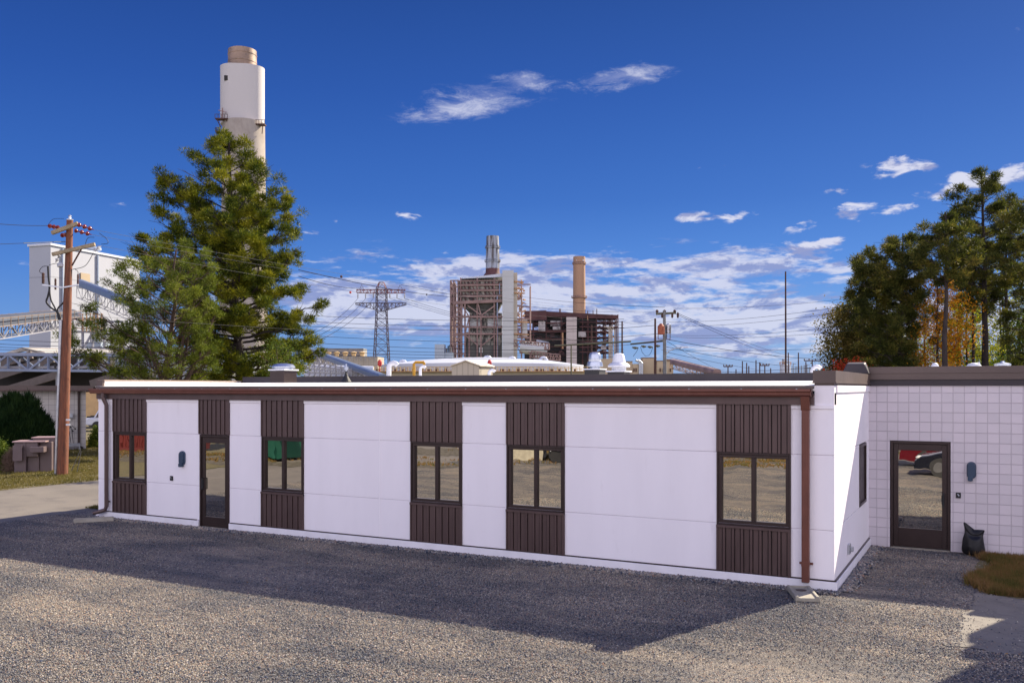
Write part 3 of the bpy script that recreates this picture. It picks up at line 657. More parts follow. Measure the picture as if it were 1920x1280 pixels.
# ------------------------------------------------------------------ left: pole, cabinet, pump house, shrubs
def rel(p, dx=0, dy=0, dz=0): return np.array([p[0] + dx, p[1] + dy, p[2] + dz])
PD = 33.9
pb = gp(117, 890); pt = at(131, 413, PD); pt_z = pt[2]
pole = thing('utility_pole', (pb[0], pb[1], 0), 'reddish-brown wooden utility pole with two weathered crossarms standing on the lawn left of the annex', 'utility pole')
mb = MB(); mb.path([pb, pb + (pt - pb) * .5, pt], [.20, .165, .115], 16); mb.build('pole_shaft', wood_pole, pole, auto=60)
def pp(y):     # point on pole axis at pixel row y
    k = (890 - y) / (890 - 413); return pb + (pt - pb) * k
mb = MB(); mb.beam(at(97, 437, PD - .2), at(146, 419, PD - .2), .12, .14); bevel(mb.build('crossarm', wood_arm, pole), .01)
mb = MB(); mb.beam(at(98, 477, PD - .2), at(178, 458, PD - .2), .11, .13); bevel(mb.build('crossarm', wood_arm, pole), .01)
mb = MB(); mb.tube(at(153, 466, PD - .2), at(135, 498, PD - .1), .03); mb.build('brace', dark_pole, pole)
def bells(a, b, n, mat, r=.085):
    a, b = np.array(a), np.array(b); mb = MB(); d = (b - a) / np.linalg.norm(b - a); L = np.linalg.norm(b - a)
    pts = [a]; rad = [.012]
    for k in range(n):
        t = (k + .35) / n * L
        for dt, rr in ((-.05, .02), (-.04, r), (.01, r * .8), (.03, .03)): pts.append(a + d * (t + dt)); rad.append(rr)
    pts.append(b); rad.append(.012)
    mb.path(pts, rad, 12); return mb.build('insulator', mat, pole, auto=50)
def A(x, y, dd=0): return at(x, y, PD + dd)
bells(A(146, 421, -.2), A(176, 431, -.6), 3, insul); bells(A(140, 432, .2), A(172, 440, .0), 3, insul); bells(A(110, 427, .3), A(88, 423, .8), 3, insul); bells(A(124, 440, -.1), A(113, 442, .4), 2, insul)
bells(A(176, 470, -.1), A(190, 461), 2, insul_g, .07); bells(A(112, 478), A(104, 492), 2, insul_g, .07)
def post_ins(x, y0, y1, r=.06, dd=0):
    a, b = A(x, y1, dd), A(x, y0, dd); mb = MB(); L = b[2] - a[2]; prof = [(.02, 0)]
    for k in range(8): prof += [(r, L * (k + .2) / 8), (r * .6, L * (k + .7) / 8)]
    prof.append((.02, L)); mb.lathe(a, prof, 12); return mb.build('cable_terminator', dark_pole, pole)
post_ins(81, 511, 532); post_ins(104, 522, 543, .045); post_ins(146, 514, 534, .04)
mb = MB(); mb.beam(A(80, 534, -.15), A(118, 539, -.15), .05); mb.beam(A(118, 539, -.15), A(147, 534, -.15), .05); mb.build('bracket_arm', steel_lt, pole)
mb = MB(); c = A(113, 496, -.1); mb.lathe(c, [(.02, -.12), (.13, -.08), (.14, 0), (.10, .06), (.02, .08)], 16, .7); mb.build('arrester', insul_g, pole)
def cable(pts, r=.022, mat=None, name='cable'):
    P = [A(*q) for q in pts]
    out = []
    for i in range(len(P) - 1):       # Catmull-Rom smoothing
        p0 = P[max(i - 1, 0)]; p1 = P[i]; p2 = P[i + 1]; p3 = P[min(i + 2, len(P) - 1)]
        for k in range(6):
            t = k / 6; out.append(.5 * ((2 * p1) + (-p0 + p2) * t + (2 * p0 - 5 * p1 + 4 * p2 - p3) * t * t + (-p0 + 3 * p1 - 3 * p2 + p3) * t ** 3))
    out.append(P[-1]); mb = MB(); mb.path(out, r, 6); return mb.build(name, mat or black_m, pole)
cable([(90, 499), (91, 520), (93, 538), (90, 555), (87, 566), (96, 577), (107, 584), (111, 590), (114, 608)], .035)
cable([(92, 535), (95, 560), (102, 575), (107, 586), (116, 612)], .03)
cable([(134, 505), (132, 534), (131, 552), (118, 568), (108, 580), (110, 600)], .03)
cable([(90, 499), (80, 500), (74, 508), (78, 512)], .012); cable([(92, 497), (104, 494), (112, 495)], .010)
cable([(136, 505), (160, 498), (175, 474)], .012); cable([(141, 505), (146, 509), (146, 515)], .010); cable([(160, 458), (165, 446), (177, 445)], .010); cable([(186, 437), (200, 448), (202, 456), (190, 458)], .010); cable([(90, 422), (100, 411), (120, 410)], .008)
mb = MB(); pa = pb - RT * .26; mb.tube(rel(pa, dz=-.05), at(114, 600, PD - .1), .055, n=10); mb.build('cable_riser', steel_lt, pole, auto=60)
mb = MB(); c = A(131, 413); mb.lathe(c, [(.13, 0), (.13, .03), (.05, .06), (.04, .14), (.07, .16), (.03, .2)], 12); mb.build('pole_cap', steel_lt, pole)
for yy in (787, 796):
    q = at(123.5, yy, PD - .22); mb = MB(); mb.obox(q - UP * .03, RT, FW, .085 * 1.8, .02, q[2] - .03, q[2] + .035); mb.build('number_tag', white_pt, pole)
# guy stakes
for k, (xa, ya, xb, yb, lab) in enumerate([(115, 890, 121, 840, 'thin pale stake leaning against the foot of the reddish utility pole'), (133, 885, 151, 842, 'thin pale marker stake just right of the reddish pole'), (144, 886, 152, 846, 'rightmost thin marker stake on the lawn near the pump house'), (101, 882, 95, 843, 'thin stake leaning on the right end of the mauve cabinet')]):
    a = gp(xa, ya); b = at(xb, yb, dat(xa, a[1]) if False else FPX * 3.3 / (ya - HY)); mb = MB(); mb.tube(a, b, .014, n=6); tag(mb.build('marker_stake', wire_lt, origin=tuple(a)), lab, 'stake', 'marker stakes round the pole')
# transformer cabinet
cab = thing('transformer_cabinet', tuple(gp(66, 884)), 'mauve-brown steel transformer cabinet with radiator fins and box on the lawn', 'electric cabinet')
c0 = gp(38, 886); u = RT * math.cos(R(12)) + FW * math.sin(R(12)); v = -RT * math.sin(R(12)) + FW * math.cos(R(12))
def cbx(mb, a, b, c, d, z0, z1): return mb.obox(c0 + u * a + v * c, u, v, b - a, d - c, z0, z1)
mb = MB(); cbx(mb, -.22, .20, 0, .9, 0, 1.18); cbx(mb, .20, .62, .18, .9, 0, 1.18); cbx(mb, .20, .62, .0, .18, .62, 1.18); cbx(mb, .62, 1.06, .25, .95, 0, 1.18); bevel(mb.build('tank', transf, cab), .02)
mb = MB(); cbx(mb, .3, 1.12, .5, 1.3, 0, 1.30); bevel(mb.build('rear_cabinet', transf, cab), .02)
mb = MB(); cbx(mb, -.28, .92, -.06, .96, 1.18, 1.23); cbx(mb, .25, 1.16, .46, 1.34, 1.31, 1.35); bevel(mb.build('lid', mk('pink_brown_lid', (.36, .25, .24), .5), cab), .01)
mb = MB()
for k in range(6): cbx(mb, -.20 + k * .055, -.20 + k * .055 + .035, -.22, -.02, .50, 1.05)
cbx(mb, -.2, .13, -.23, -.20, .48, 1.08); mb.build('radiator', transf, cab)
mb = MB(); cbx(mb, .42, .92, -.30, .1, .80, 1.02); bevel(mb.build('control_box', transf, cab), .015)
# pump house (concrete block)
def brickgrid(name, c1, c2, mc, w, h, mort=.006):
    m, b = nt(name); tc = b.n('ShaderNodeTexCoord'); sp = b.n('ShaderNodeSeparateXYZ'); b.l(tc.outputs['Object'], sp.inputs[0])
    cb = b.n('ShaderNodeCombineXYZ'); b.l(b.m('ADD', b.m('MULTIPLY', sp.outputs[0], RT[0]), b.m('MULTIPLY', sp.outputs[1], RT[1])), cb.inputs[0]); b.l(sp.outputs[2], cb.inputs[1])
    br = b.n('ShaderNodeTexBrick'); b.l(cb.outputs[0], br.inputs['Vector']); br.offset = 0; br.inputs['Scale'].default_value = 1; br.inputs['Brick Width'].default_value = w; br.inputs['Row Height'].default_value = h; br.inputs['Mortar Size'].default_value = mort
    br.inputs['Color1'].default_value = c4(c1); br.inputs['Color2'].default_value = c4(c2); br.inputs['Mortar'].default_value = c4(mc)
    bs = b.n('ShaderNodeBsdfPrincipled'); b.l(br.outputs[0], bs.inputs['Base Color']); bs.inputs['Roughness'].default_value = .8
    o = b.n('ShaderNodeOutputMaterial'); b.l(bs.outputs[0], o.inputs[0]); return m
grid_m = brickgrid('grey_block_grid', (.50, .47, .43), (.46, .43, .40), (.2, .18, .17), .3, .3, .008)
ph = thing('pump_house', tuple(gp(120, 838)), 'small grey block pump house with flat brown-edged roof behind the utility pole', 'building')
pc = gp(161, 842); uu = -(RT * .96 + FW * .28); vv = FW * .888 - RT * .459
mb = MB(); mb.obox(pc, uu, vv, 9, 6, 0, 3.22); mb.build('wall', grid_m, ph)
mb = MB(); mb.obox(pc - uu * .35 - vv * .4, uu, vv, 9.6, 6.8, 3.225, 3.42); mb.build('roof', fascia_m, ph)
mb = MB(); mb.obox(pc - uu * .38 - vv * .44, uu, vv, 9.6, .05, 3.14, 3.224); mb.build('gutter', brown, ph)
mb = MB(); q = pc + uu * .35 - vv * .1; mb.path([rel(q, dz=3.15), rel(q, dz=2.9), rel(q, dz=.2), rel(q - uu * .2, dz=.08)], .06, 8); mb.build('downspout', frame_m, ph)
mb = MB()
for k in (1.0, 1.25):
    q = pc + uu * k - vv * .08; mb.path([rel(q, dz=.3), rel(q, dz=2.3), rel(q + uu * .1 * (1 if k > 1.1 else -1), dz=2.42), rel(q + uu * .2 * (1 if k > 1.1 else -1), dz=2.3)], .025, 8)
mb.build('conduit', steel_lt, ph)
mb = MB(); q = pc + uu * 1.0 - vv * .2; mb.obox(q, uu, vv, .2, .12, 1.5, 1.85); mb.obox(q - uu * .35, uu, vv, .2, .12, 1.7, 1.95); mb.build('meter_box', steel_lt, ph)
mb = MB()
for k in range(5):
    q = pc + uu * (1.1 - .12 * k) - vv * .25; mb.path([rel(q, dz=.35), rel(q + uu * .08, dz=.7 + .1 * k), rel(q - uu * .1, dz=1.0 + .12 * (k % 3)), rel(q + uu * .06, dz=1.3)], .015, 6)
    mb.lathe(rel(q - uu * .1, dz=1.0 + .12 * (k % 3)), [(.03, -.04), (.05, 0), (.03, .04)], 8)
mb.build('valve_piping', black_m, ph)
mb = MB(); q = pc + uu * .3 - vv * .9; mb.obox(q, uu, vv, 1.4, .6, .22, .36); mb.obox(q, uu, vv, .08, .08, 0, .22); mb.obox(q + uu * 1.3, uu, vv, .08, .08, 0, .22); tag(mb.build('pipe_skid', steel_lt, origin=tuple(q)), 'low grey steel skid on short legs in front of the pump house', 'steel skid')
# tan trailer and white pickup in the gap between pump house and annex
def rest_box(): pass
tr = thing('box_trailer', tuple(at(172, 800, 75) * np.array([1, 1, 0])), 'tan box trailer parked beyond the pump house beside the annex corner', 'trailer')
q = at(158, 800, 75); q[2] = 0; zt = at(0, 735, 75)[2]; zb = at(0, 780, 75)[2]
mb = MB(); mb.obox(q, RT, FW, 5, 2.4, zb, zt); mb.build('box_body', mk('tan_trailer', (.50, .33, .15), .6, seams=((0, .9, .03),)), tr)
mb = MB()
for k in (.7, 1.6, 3.6): mb.tube(q + RT * k + UP * .5 - FW * .02, q + RT * k + UP * .5 + FW * .25, .5, n=14)
mb.obox(q + RT * .2, RT, FW, 4.6, 2, zb - .25, zb - .01); mb.build('running_gear', black_m, tr)
q = gp(172, 808); pk = thing('pickup_truck', tuple(q), 'white pickup truck glimpsed behind the low hedge at the annex corner', 'truck')
mb = MB(); a = q - RT * .5; mb.obox(a, RT, FW, 5, 1.9, .45, 1.0); mb.hexa([tuple(p) for p in (rel(a + RT * .6, dz=1), rel(a + RT * 2.6, dz=1), rel(a + RT * 2.6 + FW * 1.9, dz=1), rel(a + RT * .6 + FW * 1.9, dz=1), rel(a + RT * .9 + FW * .2, dz=1.65), rel(a + RT * 2.4 + FW * .2, dz=1.65), rel(a + RT * 2.4 + FW * 1.7, dz=1.65), rel(a + RT * .9 + FW * 1.7, dz=1.65))]); bevel(mb.build('body', white_pt, pk), .08, 3)
mb = MB(); mb.hexa([tuple(p) for p in (rel(a + RT * .8 - FW * .01, dz=1.06), rel(a + RT * 2.5 - FW * .01, dz=1.06), rel(a + RT * 2.5 + FW * .2, dz=1.06), rel(a + RT * .8 + FW * .2, dz=1.06), rel(a + RT * 1.0 + FW * .14, dz=1.55), rel(a + RT * 2.35 + FW * .14, dz=1.55), rel(a + RT * 2.35 + FW * .3, dz=1.55), rel(a + RT * 1.0 + FW * .3, dz=1.55))]); mb.build('side_window', frame_m, pk)
for k in (.9, 4.0):
    mb = MB(); mb.tube(a + RT * k + UP * .38 - FW * .03, a + RT * k + UP * .38 + FW * .22, .38, n=18); mb.build('wheel', black_m, pk)

# ------------------------------------------------------------------ vegetation
leaf_pine = mk_leaf('pine_needles', [(.018, .032, .007), (.05, .078, .010), (.20, .21, .016), (.38, .34, .028)], trans=.2, nscale=.8)  # brightest stops paint sunlit highlights into the needle colour
leaf_pine2 = mk_leaf('pale_needles', [(.035, .058, .013), (.09, .125, .02), (.18, .215, .03), (.27, .28, .045)], trans=.25, nscale=.8)
leaf_dark = mk_leaf('dark_pine_needles', [(.018, .028, .010), (.048, .062, .018), (.12, .125, .03), (.28, .21, .055)], trans=.35, nscale=.5)
leaf_orange = mk_leaf('orange_leaves', [(.20, .06, .010), (.50, .18, .015), (.64, .32, .025), (.62, .42, .05)], trans=.5, nscale=.7)
leaf_yellow = mk_leaf('yellow_green_leaves', [(.05, .085, .012), (.16, .20, .02), (.34, .34, .03), (.50, .40, .05)], trans=.5, nscale=.5)
leaf_green = mk_leaf('green_leaves', [(.018, .04, .010), (.045, .08, .015), (.09, .12, .02)], trans=.4, nscale=.8)
leaf_olive = mk_leaf('olive_leaves', [(.04, .04, .018), (.10, .09, .03), (.18, .15, .04), (.36, .24, .09)], trans=.4, nscale=.5)
leaf_red = mk_leaf('red_leaves', [(.30, .02, .012), (.48, .05, .02), (.58, .13, .03)], trans=.4)
leaf_shrub = mk_leaf('shrub_leaves', [(.006, .018, .006), (.014, .034, .010), (.035, .065, .016)], trans=.2, nscale=2.0)
leaf_hedge = mk_leaf('hedge_leaves', [(.03, .06, .012), (.08, .12, .02), (.17, .2, .03)], trans=.3, nscale=2.5)
leaf_bare = mk_leaf('pale_twigs', [(.16, .10, .08), (.30, .22, .16)], trans=.1)
bark = mk('bark', (.085, .055, .04), .95, var=.4, scale=5, stretch=(2, 2, .5), bump=.8, bscale=12)
bark_d = mk('dark_bark', (.035, .026, .024), .95, var=.4, scale=5, stretch=(2, 2, .5))
def tufts(rs, C, D, n, L, W, spread=1.0):
    """n needles (thin triangles) around each centre C pointing roughly along D"""
    N = len(C); d = D[:, None] + rs.normal(0, spread, (N, n, 3)); d /= np.linalg.norm(d, axis=2, keepdims=True) + 1e-9
    s = np.cross(d, rs.normal(0, 1, (N, n, 3))); s /= np.linalg.norm(s, axis=2, keepdims=True) + 1e-9
    l = L * rs.uniform(.6, 1.15, (N, n, 1)); c = C[:, None] + rs.normal(0, L * .12, (N, n, 3))
    V = np.stack([c - s * W / 2, c + s * W / 2, c + d * l], 2).reshape(-1, 3)
    return V, np.arange(len(V)).reshape(-1, 3)
def leaves(rs, C, n, spread, size, flat=1.0):
    N = len(C); c = (C[:, None] + rs.normal(0, 1, (N, n, 3)) * np.array([spread, spread, spread * flat])).reshape(-1, 3); M = len(c)
    a = rs.normal(0, 1, (M, 3)); a /= np.linalg.norm(a, axis=1, keepdims=True); b = np.cross(a, rs.normal(0, 1, (M, 3))); b /= np.linalg.norm(b, axis=1, keepdims=True)
    s = size * rs.uniform(.5, 1.2, (M, 1)); 
    V = np.stack([c - a * s * .9, c - b * s * .5, c + a * s * .9, c + b * s * .5], 1).reshape(-1, 3)
    return V, np.arange(len(V)).reshape(-1, 4)
def crown_obj(V, F, mat, par, name='crown'):
    me = fast_mesh(name, V - np.array(ORG[par.name]), F); me.materials.append(mat)
    o = bpy.data.objects.new(name, me); col.objects.link(o); o.parent = par; ORG[o.name] = ORG[par.name]; return o
def limb_tree(base, H, prof, rs, nl, trunk_r, lean=(0, 0), zmin=.2, twigs=7, up=.25, droop=.0, tuft_step=.5, trunk_wob=.12, start=.25, fork=None):
    """trunk, limbs whose reach follows prof: list of (z, left reach, right reach) seen from the yard; returns wood MB, centres, directions"""
    base = np.array(base, float); wood = MB(); n = 12
    zs = np.linspace(0, H, n); wx = np.cumsum(rs.normal(0, trunk_wob * H / 60, n)); wy = np.cumsum(rs.normal(0, trunk_wob * H / 60, n))
    tp = [base + np.array([wx[i] + lean[0] * zs[i], wy[i] + lean[1] * zs[i], zs[i]]) for i in range(n)]
    wood.path(tp, [trunk_r * (1 - .9 * (z / H) ** .9) + .015 for z in zs], 9)
    def axis(z):
        k = min(max(z / H * (n - 1), 0), n - 1.001); i = int(k); return tp[i] + (tp[i + 1] - tp[i]) * (k - i)
    pz = [p[0] for p in prof]; pl = [p[1] for p in prof]; pr = [p[2] for p in prof]
    C = []; D = []
    for i in range(nl):
        z = zmin + (H - zmin) * ((i + rs.uniform(.1, .9)) / nl) ** .92; az = i * 2.4 + rs.uniform(-.5, .5)
        h = RT * math.cos(az) + FW * math.sin(az); k = (math.cos(az) + 1) / 2
        reach = (np.interp(z, pz, pl) * (1 - k) + np.interp(z, pz, pr) * k) * rs.uniform(.84, 1.08)
        if abs(math.cos(az)) < .5: reach = (np.interp(z, pz, pl) + np.interp(z, pz, pr)) / 2 * rs.uniform(.7, 1.0)
        if reach < .15: reach = .15
        f = z / H; rise = up * (0.4 + 1.3 * f) - droop * (1 - f)
        a = axis(max(z - reach * rise * .9, zmin * .5)); pts = [a]; m = 6; wob = rs.normal(0, .07, (m, 3)) * reach
        for j in range(1, m):
            t = j / (m - 1); pts.append(a + h * reach * t + UP * (reach * rise * (t ** 1.3)) + wob[j] * t * .8)
        r0 = max(.018, trunk_r * .38 * (1 - f * .75) * min(1, reach / 3 + .3)); wood.path(pts, [r0 * (1 - .75 * j / (m - 1)) for j in range(m)], 6, cap=False)
        # twigs
        nt_ = max(2, int(twigs * reach / 2.5 + 1))
        for q in range(nt_):
            t = start + (1 - start) * (q + rs.uniform(0, 1)) / nt_; kk = t * (m - 1); ii = min(int(kk), m - 2); s0 = pts[ii] + (pts[ii + 1] - pts[ii]) * (kk - ii)
            side = np.cross(h, UP) * rs.choice([-1, 1]); td = h * rs.uniform(.2, 1) + side * rs.uniform(.2, 1.0) + UP * rs.uniform(.0, .7); td /= np.linalg.norm(td)
            tl = min(reach * .45, 1.5) * rs.uniform(.4, 1) * (1 - .3 * t); s1 = s0 + td * tl
            wood.path([s0, s1], [.014, .006], 4, cap=False)
            nn = max(1, int(tl / tuft_step + .7))
            for w_ in range(nn):
                g = (w_ + 1) / nn; C.append(s0 + td * tl * g + rs.normal(0, .10, 3)); D.append(td * .6 + UP * .7)
        for g in (.92, 1.0): C.append(pts[-1] * g + pts[-2] * (1 - g)); D.append(h * .6 + UP * .6)
    return wood, np.array(C), np.array(D), axis
def gather(rs, C, step, pull=.7, drop=.0):
    """pull centres toward a coarser set so the foliage stands in separate clumps"""
    A = C[rs.permutation(len(C))[:max(8, len(C) // step)]]; out = np.empty_like(C)
    for i in range(0, len(C), 400): q = C[i:i + 400]; j = ((q[:, None] - A[None]) ** 2).sum(2).argmin(1); out[i:i + 400] = q * (1 - pull) + A[j] * pull
    return out[rs.uniform(0, 1, len(C)) > drop]
def poms(rs, C, m, rad, L, W, squash=.75, lift=.35):
    """round bottle-brush clumps of needles"""
    N = len(C); r = rad * rs.uniform(.55, 1.15, (N, 1, 1)); u = rs.normal(0, 1, (N, m, 3)); u /= np.linalg.norm(u, axis=2, keepdims=True)
    pos = C[:, None] + u * r * rs.uniform(.15, 1, (N, m, 1)) ** .6 * np.array([1, 1, squash]); d = u + UP * lift + rs.normal(0, .25, (N, m, 3)); d /= np.linalg.norm(d, axis=2, keepdims=True)
    s = np.cross(d, rs.normal(0, 1, (N, m, 3))); s /= np.linalg.norm(s, axis=2, keepdims=True) + 1e-9; l = L * rs.uniform(.6, 1.2, (N, m, 1))
    V = np.stack([pos - s * W / 2, pos + s * W / 2, pos + d * l], 2).reshape(-1, 3); return V, np.arange(len(V)).reshape(-1, 3)
def clump(rs, C, D, k, sp):      # multiply tuft centres into small pads
    C2 = (C[:, None] + rs.normal(0, 1, (len(C), k, 3)) * np.array([sp, sp, sp * .55])).reshape(-1, 3); D2 = np.repeat(D, k, 0); return C2, D2

def mast(): pass
PX50 = 50 / FPX
def prof_px(rows, d, x0):      # rows: (y px, left px, right px) -> heights and reaches in metres
    return sorted([(3.3 + (HY - y) * d / FPX, a * d / FPX, b * d / FPX) for y, a, b in rows])
# big pine
rs = np.random.RandomState(3); d = 50.0; b0 = at(452, 727, d); b0[2] = 0; H = 3.3 + (727 - 250) * d / FPX
big = thing('pine_tree', tuple(b0), 'tall broad pine standing in front of the white concrete chimney', 'tree')
prf = prof_px([(250, 10, 12), (275, 45, 38), (320, 88, 78), (360, 122, 98), (410, 140, 118), (450, 172, 122), (500, 170, 125), (560, 150, 130), (620, 135, 150), (680, 100, 165), (727, 60, 60)], d, 452)
wood, C, D, ax = limb_tree(b0, H, prf, rs, 128, .33, lean=(-.035 * .9, -.018), zmin=2.4, twigs=15, up=.34, droop=.10, tuft_step=.45, start=.22)
print('big', len(C))
wood.build('trunk', bark_d, big)
C = gather(rs, C, 7, .72, .12); V, F = poms(rs, C, 58, .38, .19, .040, .72); pass; crown_obj(V, F, leaf_pine, big)
print('big pine tris', len(F))
# second, lower pine
rs = np.random.RandomState(8); d = 43.0; b0 = at(325, 727, d); b0[2] = 0; H = 3.3 + (727 - 468) * d / FPX
t2 = thing('pine_tree', tuple(b0), 'lower loose pale-green pine with curved bare limbs, left of the tall pine', 'tree')
prf = prof_px([(462, 45, 60), (485, 75, 75), (510, 95, 75), (545, 110, 75), (580, 135, 80), (630, 155, 80), (670, 165, 85), (700, 120, 80), (727, 40, 40)], d, 325)
wood, C, D, ax = limb_tree(b0, H, prf, rs, 88, .22, zmin=3.2, twigs=13, up=.42, droop=-.2, tuft_step=.5, trunk_wob=.5, start=.38)
print('t2', len(C))
for k in range(5):
    az = k * 1.3; h = RT * math.cos(az) + FW * math.sin(az) * .5; a = np.array([b0[0], b0[1], 2.6]); wood.path([a, a + h * .6 + UP * 1.0, a + h * 1.3 + UP * 2.4, a + h * 2.0 + UP * 4.2], [.13, .11, .07, .03], 7)
wood.build('trunk', bark, t2)
C = gather(rs, C, 5, .65, .25); V, F = poms(rs, C, 50, .27, .15, .032); crown_obj(V, F, leaf_pine2, t2)
# broadleaf behind/right
def broad(px, ytop, d, w, mat, label, seed, H0=None, dens=7, lsize=.11, nl=26, group=None, name='broadleaf_tree', bk=None, zmin=None, prof=None, trunk_r=.14, tw=8, flat=.8, spread=.3):
    rs = np.random.RandomState(seed); b0 = at(px, 727, d); b0[2] = 0; H = 3.3 + (727 - ytop) * d / FPX
    t = thing(name, tuple(b0), label, 'tree', group)
    r = w / 2 * d / FPX
    prf = prof_px(prof, d, px) if prof else [(0, r * .5, r * .5), (H * .3, r * .9, r * .9), (H * .6, r, r), (H * .85, r * .7, r * .7), (H, r * .2, r * .2)]
    wood, C, D, ax = limb_tree(b0, H, prf, rs, nl, trunk_r, zmin=zmin if zmin is not None else H * .25, twigs=tw, up=.55, tuft_step=.5, start=.3)
    wood.build('trunk', bk or bark, t); C = gather(rs, C, 6, .55); V, F = leaves(rs, C, int(dens * (1.05 if mat is leaf_orange else 1.8)), spread, lsize, flat); crown_obj(V, F, mat, t); return t
broad(520, 640, 36, 105, leaf_hedge, 'small glossy-leaved holly behind the annex roof, at the foot of the tall pine', 21, dens=16, lsize=.055, nl=30, zmin=1.0, spread=.22, name='holly_tree')
# shrubs
def shrub(name, px, ybase, w, h, mat, label, seed, n=2600, lsize=.06, up=1.6, cat='shrub', needle=True, L=.2, W=.03, dep=.8, sq=2.2):
    rs = np.random.RandomState(seed); b0 = gp(px, ybase); t = thing(name, tuple(b0), label, cat)
    th = rs.uniform(0, 6.283, n); ph_ = np.arccos(rs.uniform(-.1, 1, n)); rr = rs.uniform(.72, 1.05, n) * (1 + .12 * np.sin(th * 5 + seed) * np.sin(ph_ * 4))
    X = np.stack([np.sin(ph_) * np.cos(th) * w / 2, np.sin(ph_) * np.sin(th) * w / 2 * dep, np.cos(ph_) * h * .95], 1) * rr[:, None]; X[:, 2] = np.maximum(X[:, 2], .05)
    Dd = X / (np.linalg.norm(X, axis=1, keepdims=True) + 1e-6) + UP * up; C = X + b0
    mb = MB()
    for k in range(7):
        a = k * .9; mb.path([b0, b0 + np.array([math.cos(a) * w * .15, math.sin(a) * w * .15, h * .35]), b0 + np.array([math.cos(a) * w * .3, math.sin(a) * w * .3, h * .75])], [.05, .03, .01], 5)
    mb.build('stem', bark_d, t)
    if needle: V, F = tufts(rs, C, Dd / 2, 9, L, W, .45)
    else: V, F = leaves(rs, C, 6, .09, lsize)
    crown_obj(V, F, mat, t, 'foliage'); return t
shrub('juniper_shrub', 36, 862, 3.2, 2.85, leaf_shrub, 'large dark green shrub in front of the pump house wall', 31, n=7500, L=.30, W=.045)
shrub('hedge_shrub', -12, 883, 1.45, 1.25, leaf_hedge, 'rounded bright green shrub with dead patches at the left edge', 32, n=1600, needle=False, lsize=.05)
shrub('bare_shrub', 20, 884, .75, .8, leaf_bare, 'small bare greyish twiggy shrub beside the rounded green one', 33, n=420, L=.22, W=.012, up=.6)
shrub('hedge_shrub', 188, 838, 1.15, 1.15, leaf_hedge, 'low green hedge shrub between the pump house and the annex corner', 34, n=1700, needle=False, lsize=.06)
# right-hand pines
def rpine(px, ytop, d, rows, seed, label, nl=34, tr=.2, zb=None, k=3, lean=(0, 0)):
    rs = np.random.RandomState(seed); b0 = at(px, 727, d); b0[2] = 0; H = 3.3 + (727 - ytop) * d / FPX
    t = thing('pine_tree', tuple(b0), label, 'tree', 'tall pines right of the annex')
    prf = prof_px(rows, d, px); wood, C, D, ax = limb_tree(b0, H, prf, rs, int(nl * 1.38), tr, zmin=prf[0][0], twigs=12, up=.28, droop=.1, tuft_step=.55, lean=lean, trunk_wob=.2)
    wood.build('trunk', bark_d, t); C = gather(rs, C, 7, .7, .12); V, F = poms(rs, C, 32 + k * 5, .50, .24, .06, .65); crown_obj(V, F, leaf_dark, t)
rpine(1848, 322, 70, [(322, 15, 15), (350, 52, 50), (400, 68, 68), (450, 72, 72), (500, 65, 60), (540, 35, 40), (590, 15, 15)], 41, 'tallest pine of the right-hand group with a thick bare trunk', nl=46, tr=.33)
rpine(1768, 400, 61, [(400, 12, 12), (430, 50, 40), (480, 62, 50), (515, 45, 45), (535, 18, 20)], 42, 'second pine from the left in the right-hand group, behind the orange tree', nl=36, tr=.25)
rpine(1690, 438, 66, [(438, 12, 20), (460, 62, 40), (500, 100, 50), (545, 95, 24), (620, 85, 16), (680, 70, 16), (715, 40, 20)], 43, 'dense dark pine at the left of the right-hand group, foliage almost to the ground', nl=70, tr=.28, k=4)
rpine(1645, 500, 72, [(500, 10, 12), (530, 50, 30), (590, 62, 45), (650, 50, 45), (700, 35, 35)], 44, 'short dark pine at the left end of the right-hand group', nl=40, tr=.2)
rpine(1893, 372, 76, [(372, 14, 14), (410, 45, 50), (470, 50, 55), (540, 45, 50), (590, 25, 30)], 45, 'tall slender pine just right of the tallest pine', nl=36, tr=.24)
rpine(1822, 450, 78, [(450, 10, 10), (480, 35, 30), (530, 40, 38), (580, 20, 20)], 46, 'slender pine between the orange tree and the tallest pine', nl=26, tr=.17)
rpine(1925, 370, 66, [(370, 25, 20), (430, 60, 50), (500, 65, 50), (600, 50, 40), (700, 45, 40)], 47, 'pine at the right edge of the photograph', nl=44, tr=.22)
rpine(1735, 560, 82, [(560, 10, 10), (590, 30, 25), (650, 25, 30)], 48, 'thin low pine behind the orange tree trunk', nl=16, tr=.14)
rpine(1605, 560, 84, [(560, 10, 12), (590, 32, 35), (640, 36, 45), (700, 30, 40)], 49, 'small dark pine behind the thinning broadleaf at the left end of the wood', nl=26, tr=.16)
rpine(1800, 500, 88, [(500, 12, 12), (540, 38, 36), (600, 40, 40), (660, 30, 30), (700, 20, 20)], 40, 'dark pine filling the gap behind the orange maple', nl=30, tr=.18)
broad(1758, 520, 66, 100, leaf_orange, 'orange autumn maple glowing among the dark pines', 51, dens=26, lsize=.10, nl=50, zmin=2.6, spread=.5, name='maple_tree', bk=bark_d, prof=[(518, 35, 0), (545, 52, 10), (575, 35, 55), (610, 25, 60), (645, 55, 45), (690, 40, 25)])
broad(1582, 575, 74, 90, leaf_olive, 'olive and tan thinning broadleaf tree at the left end of the wood', 52, dens=30, lsize=.11, nl=48, zmin=1.6, spread=.55, bk=bark_d, prof=[(575, 14, 20), (610, 34, 40), (650, 34, 50), (700, 34, 45)])
broad(1880, 500, 84, 100, leaf_yellow, 'yellow-green understorey tree behind the tallest pine', 53, dens=16, lsize=.12, nl=30, zmin=2.5, spread=.6, bk=bark_d)
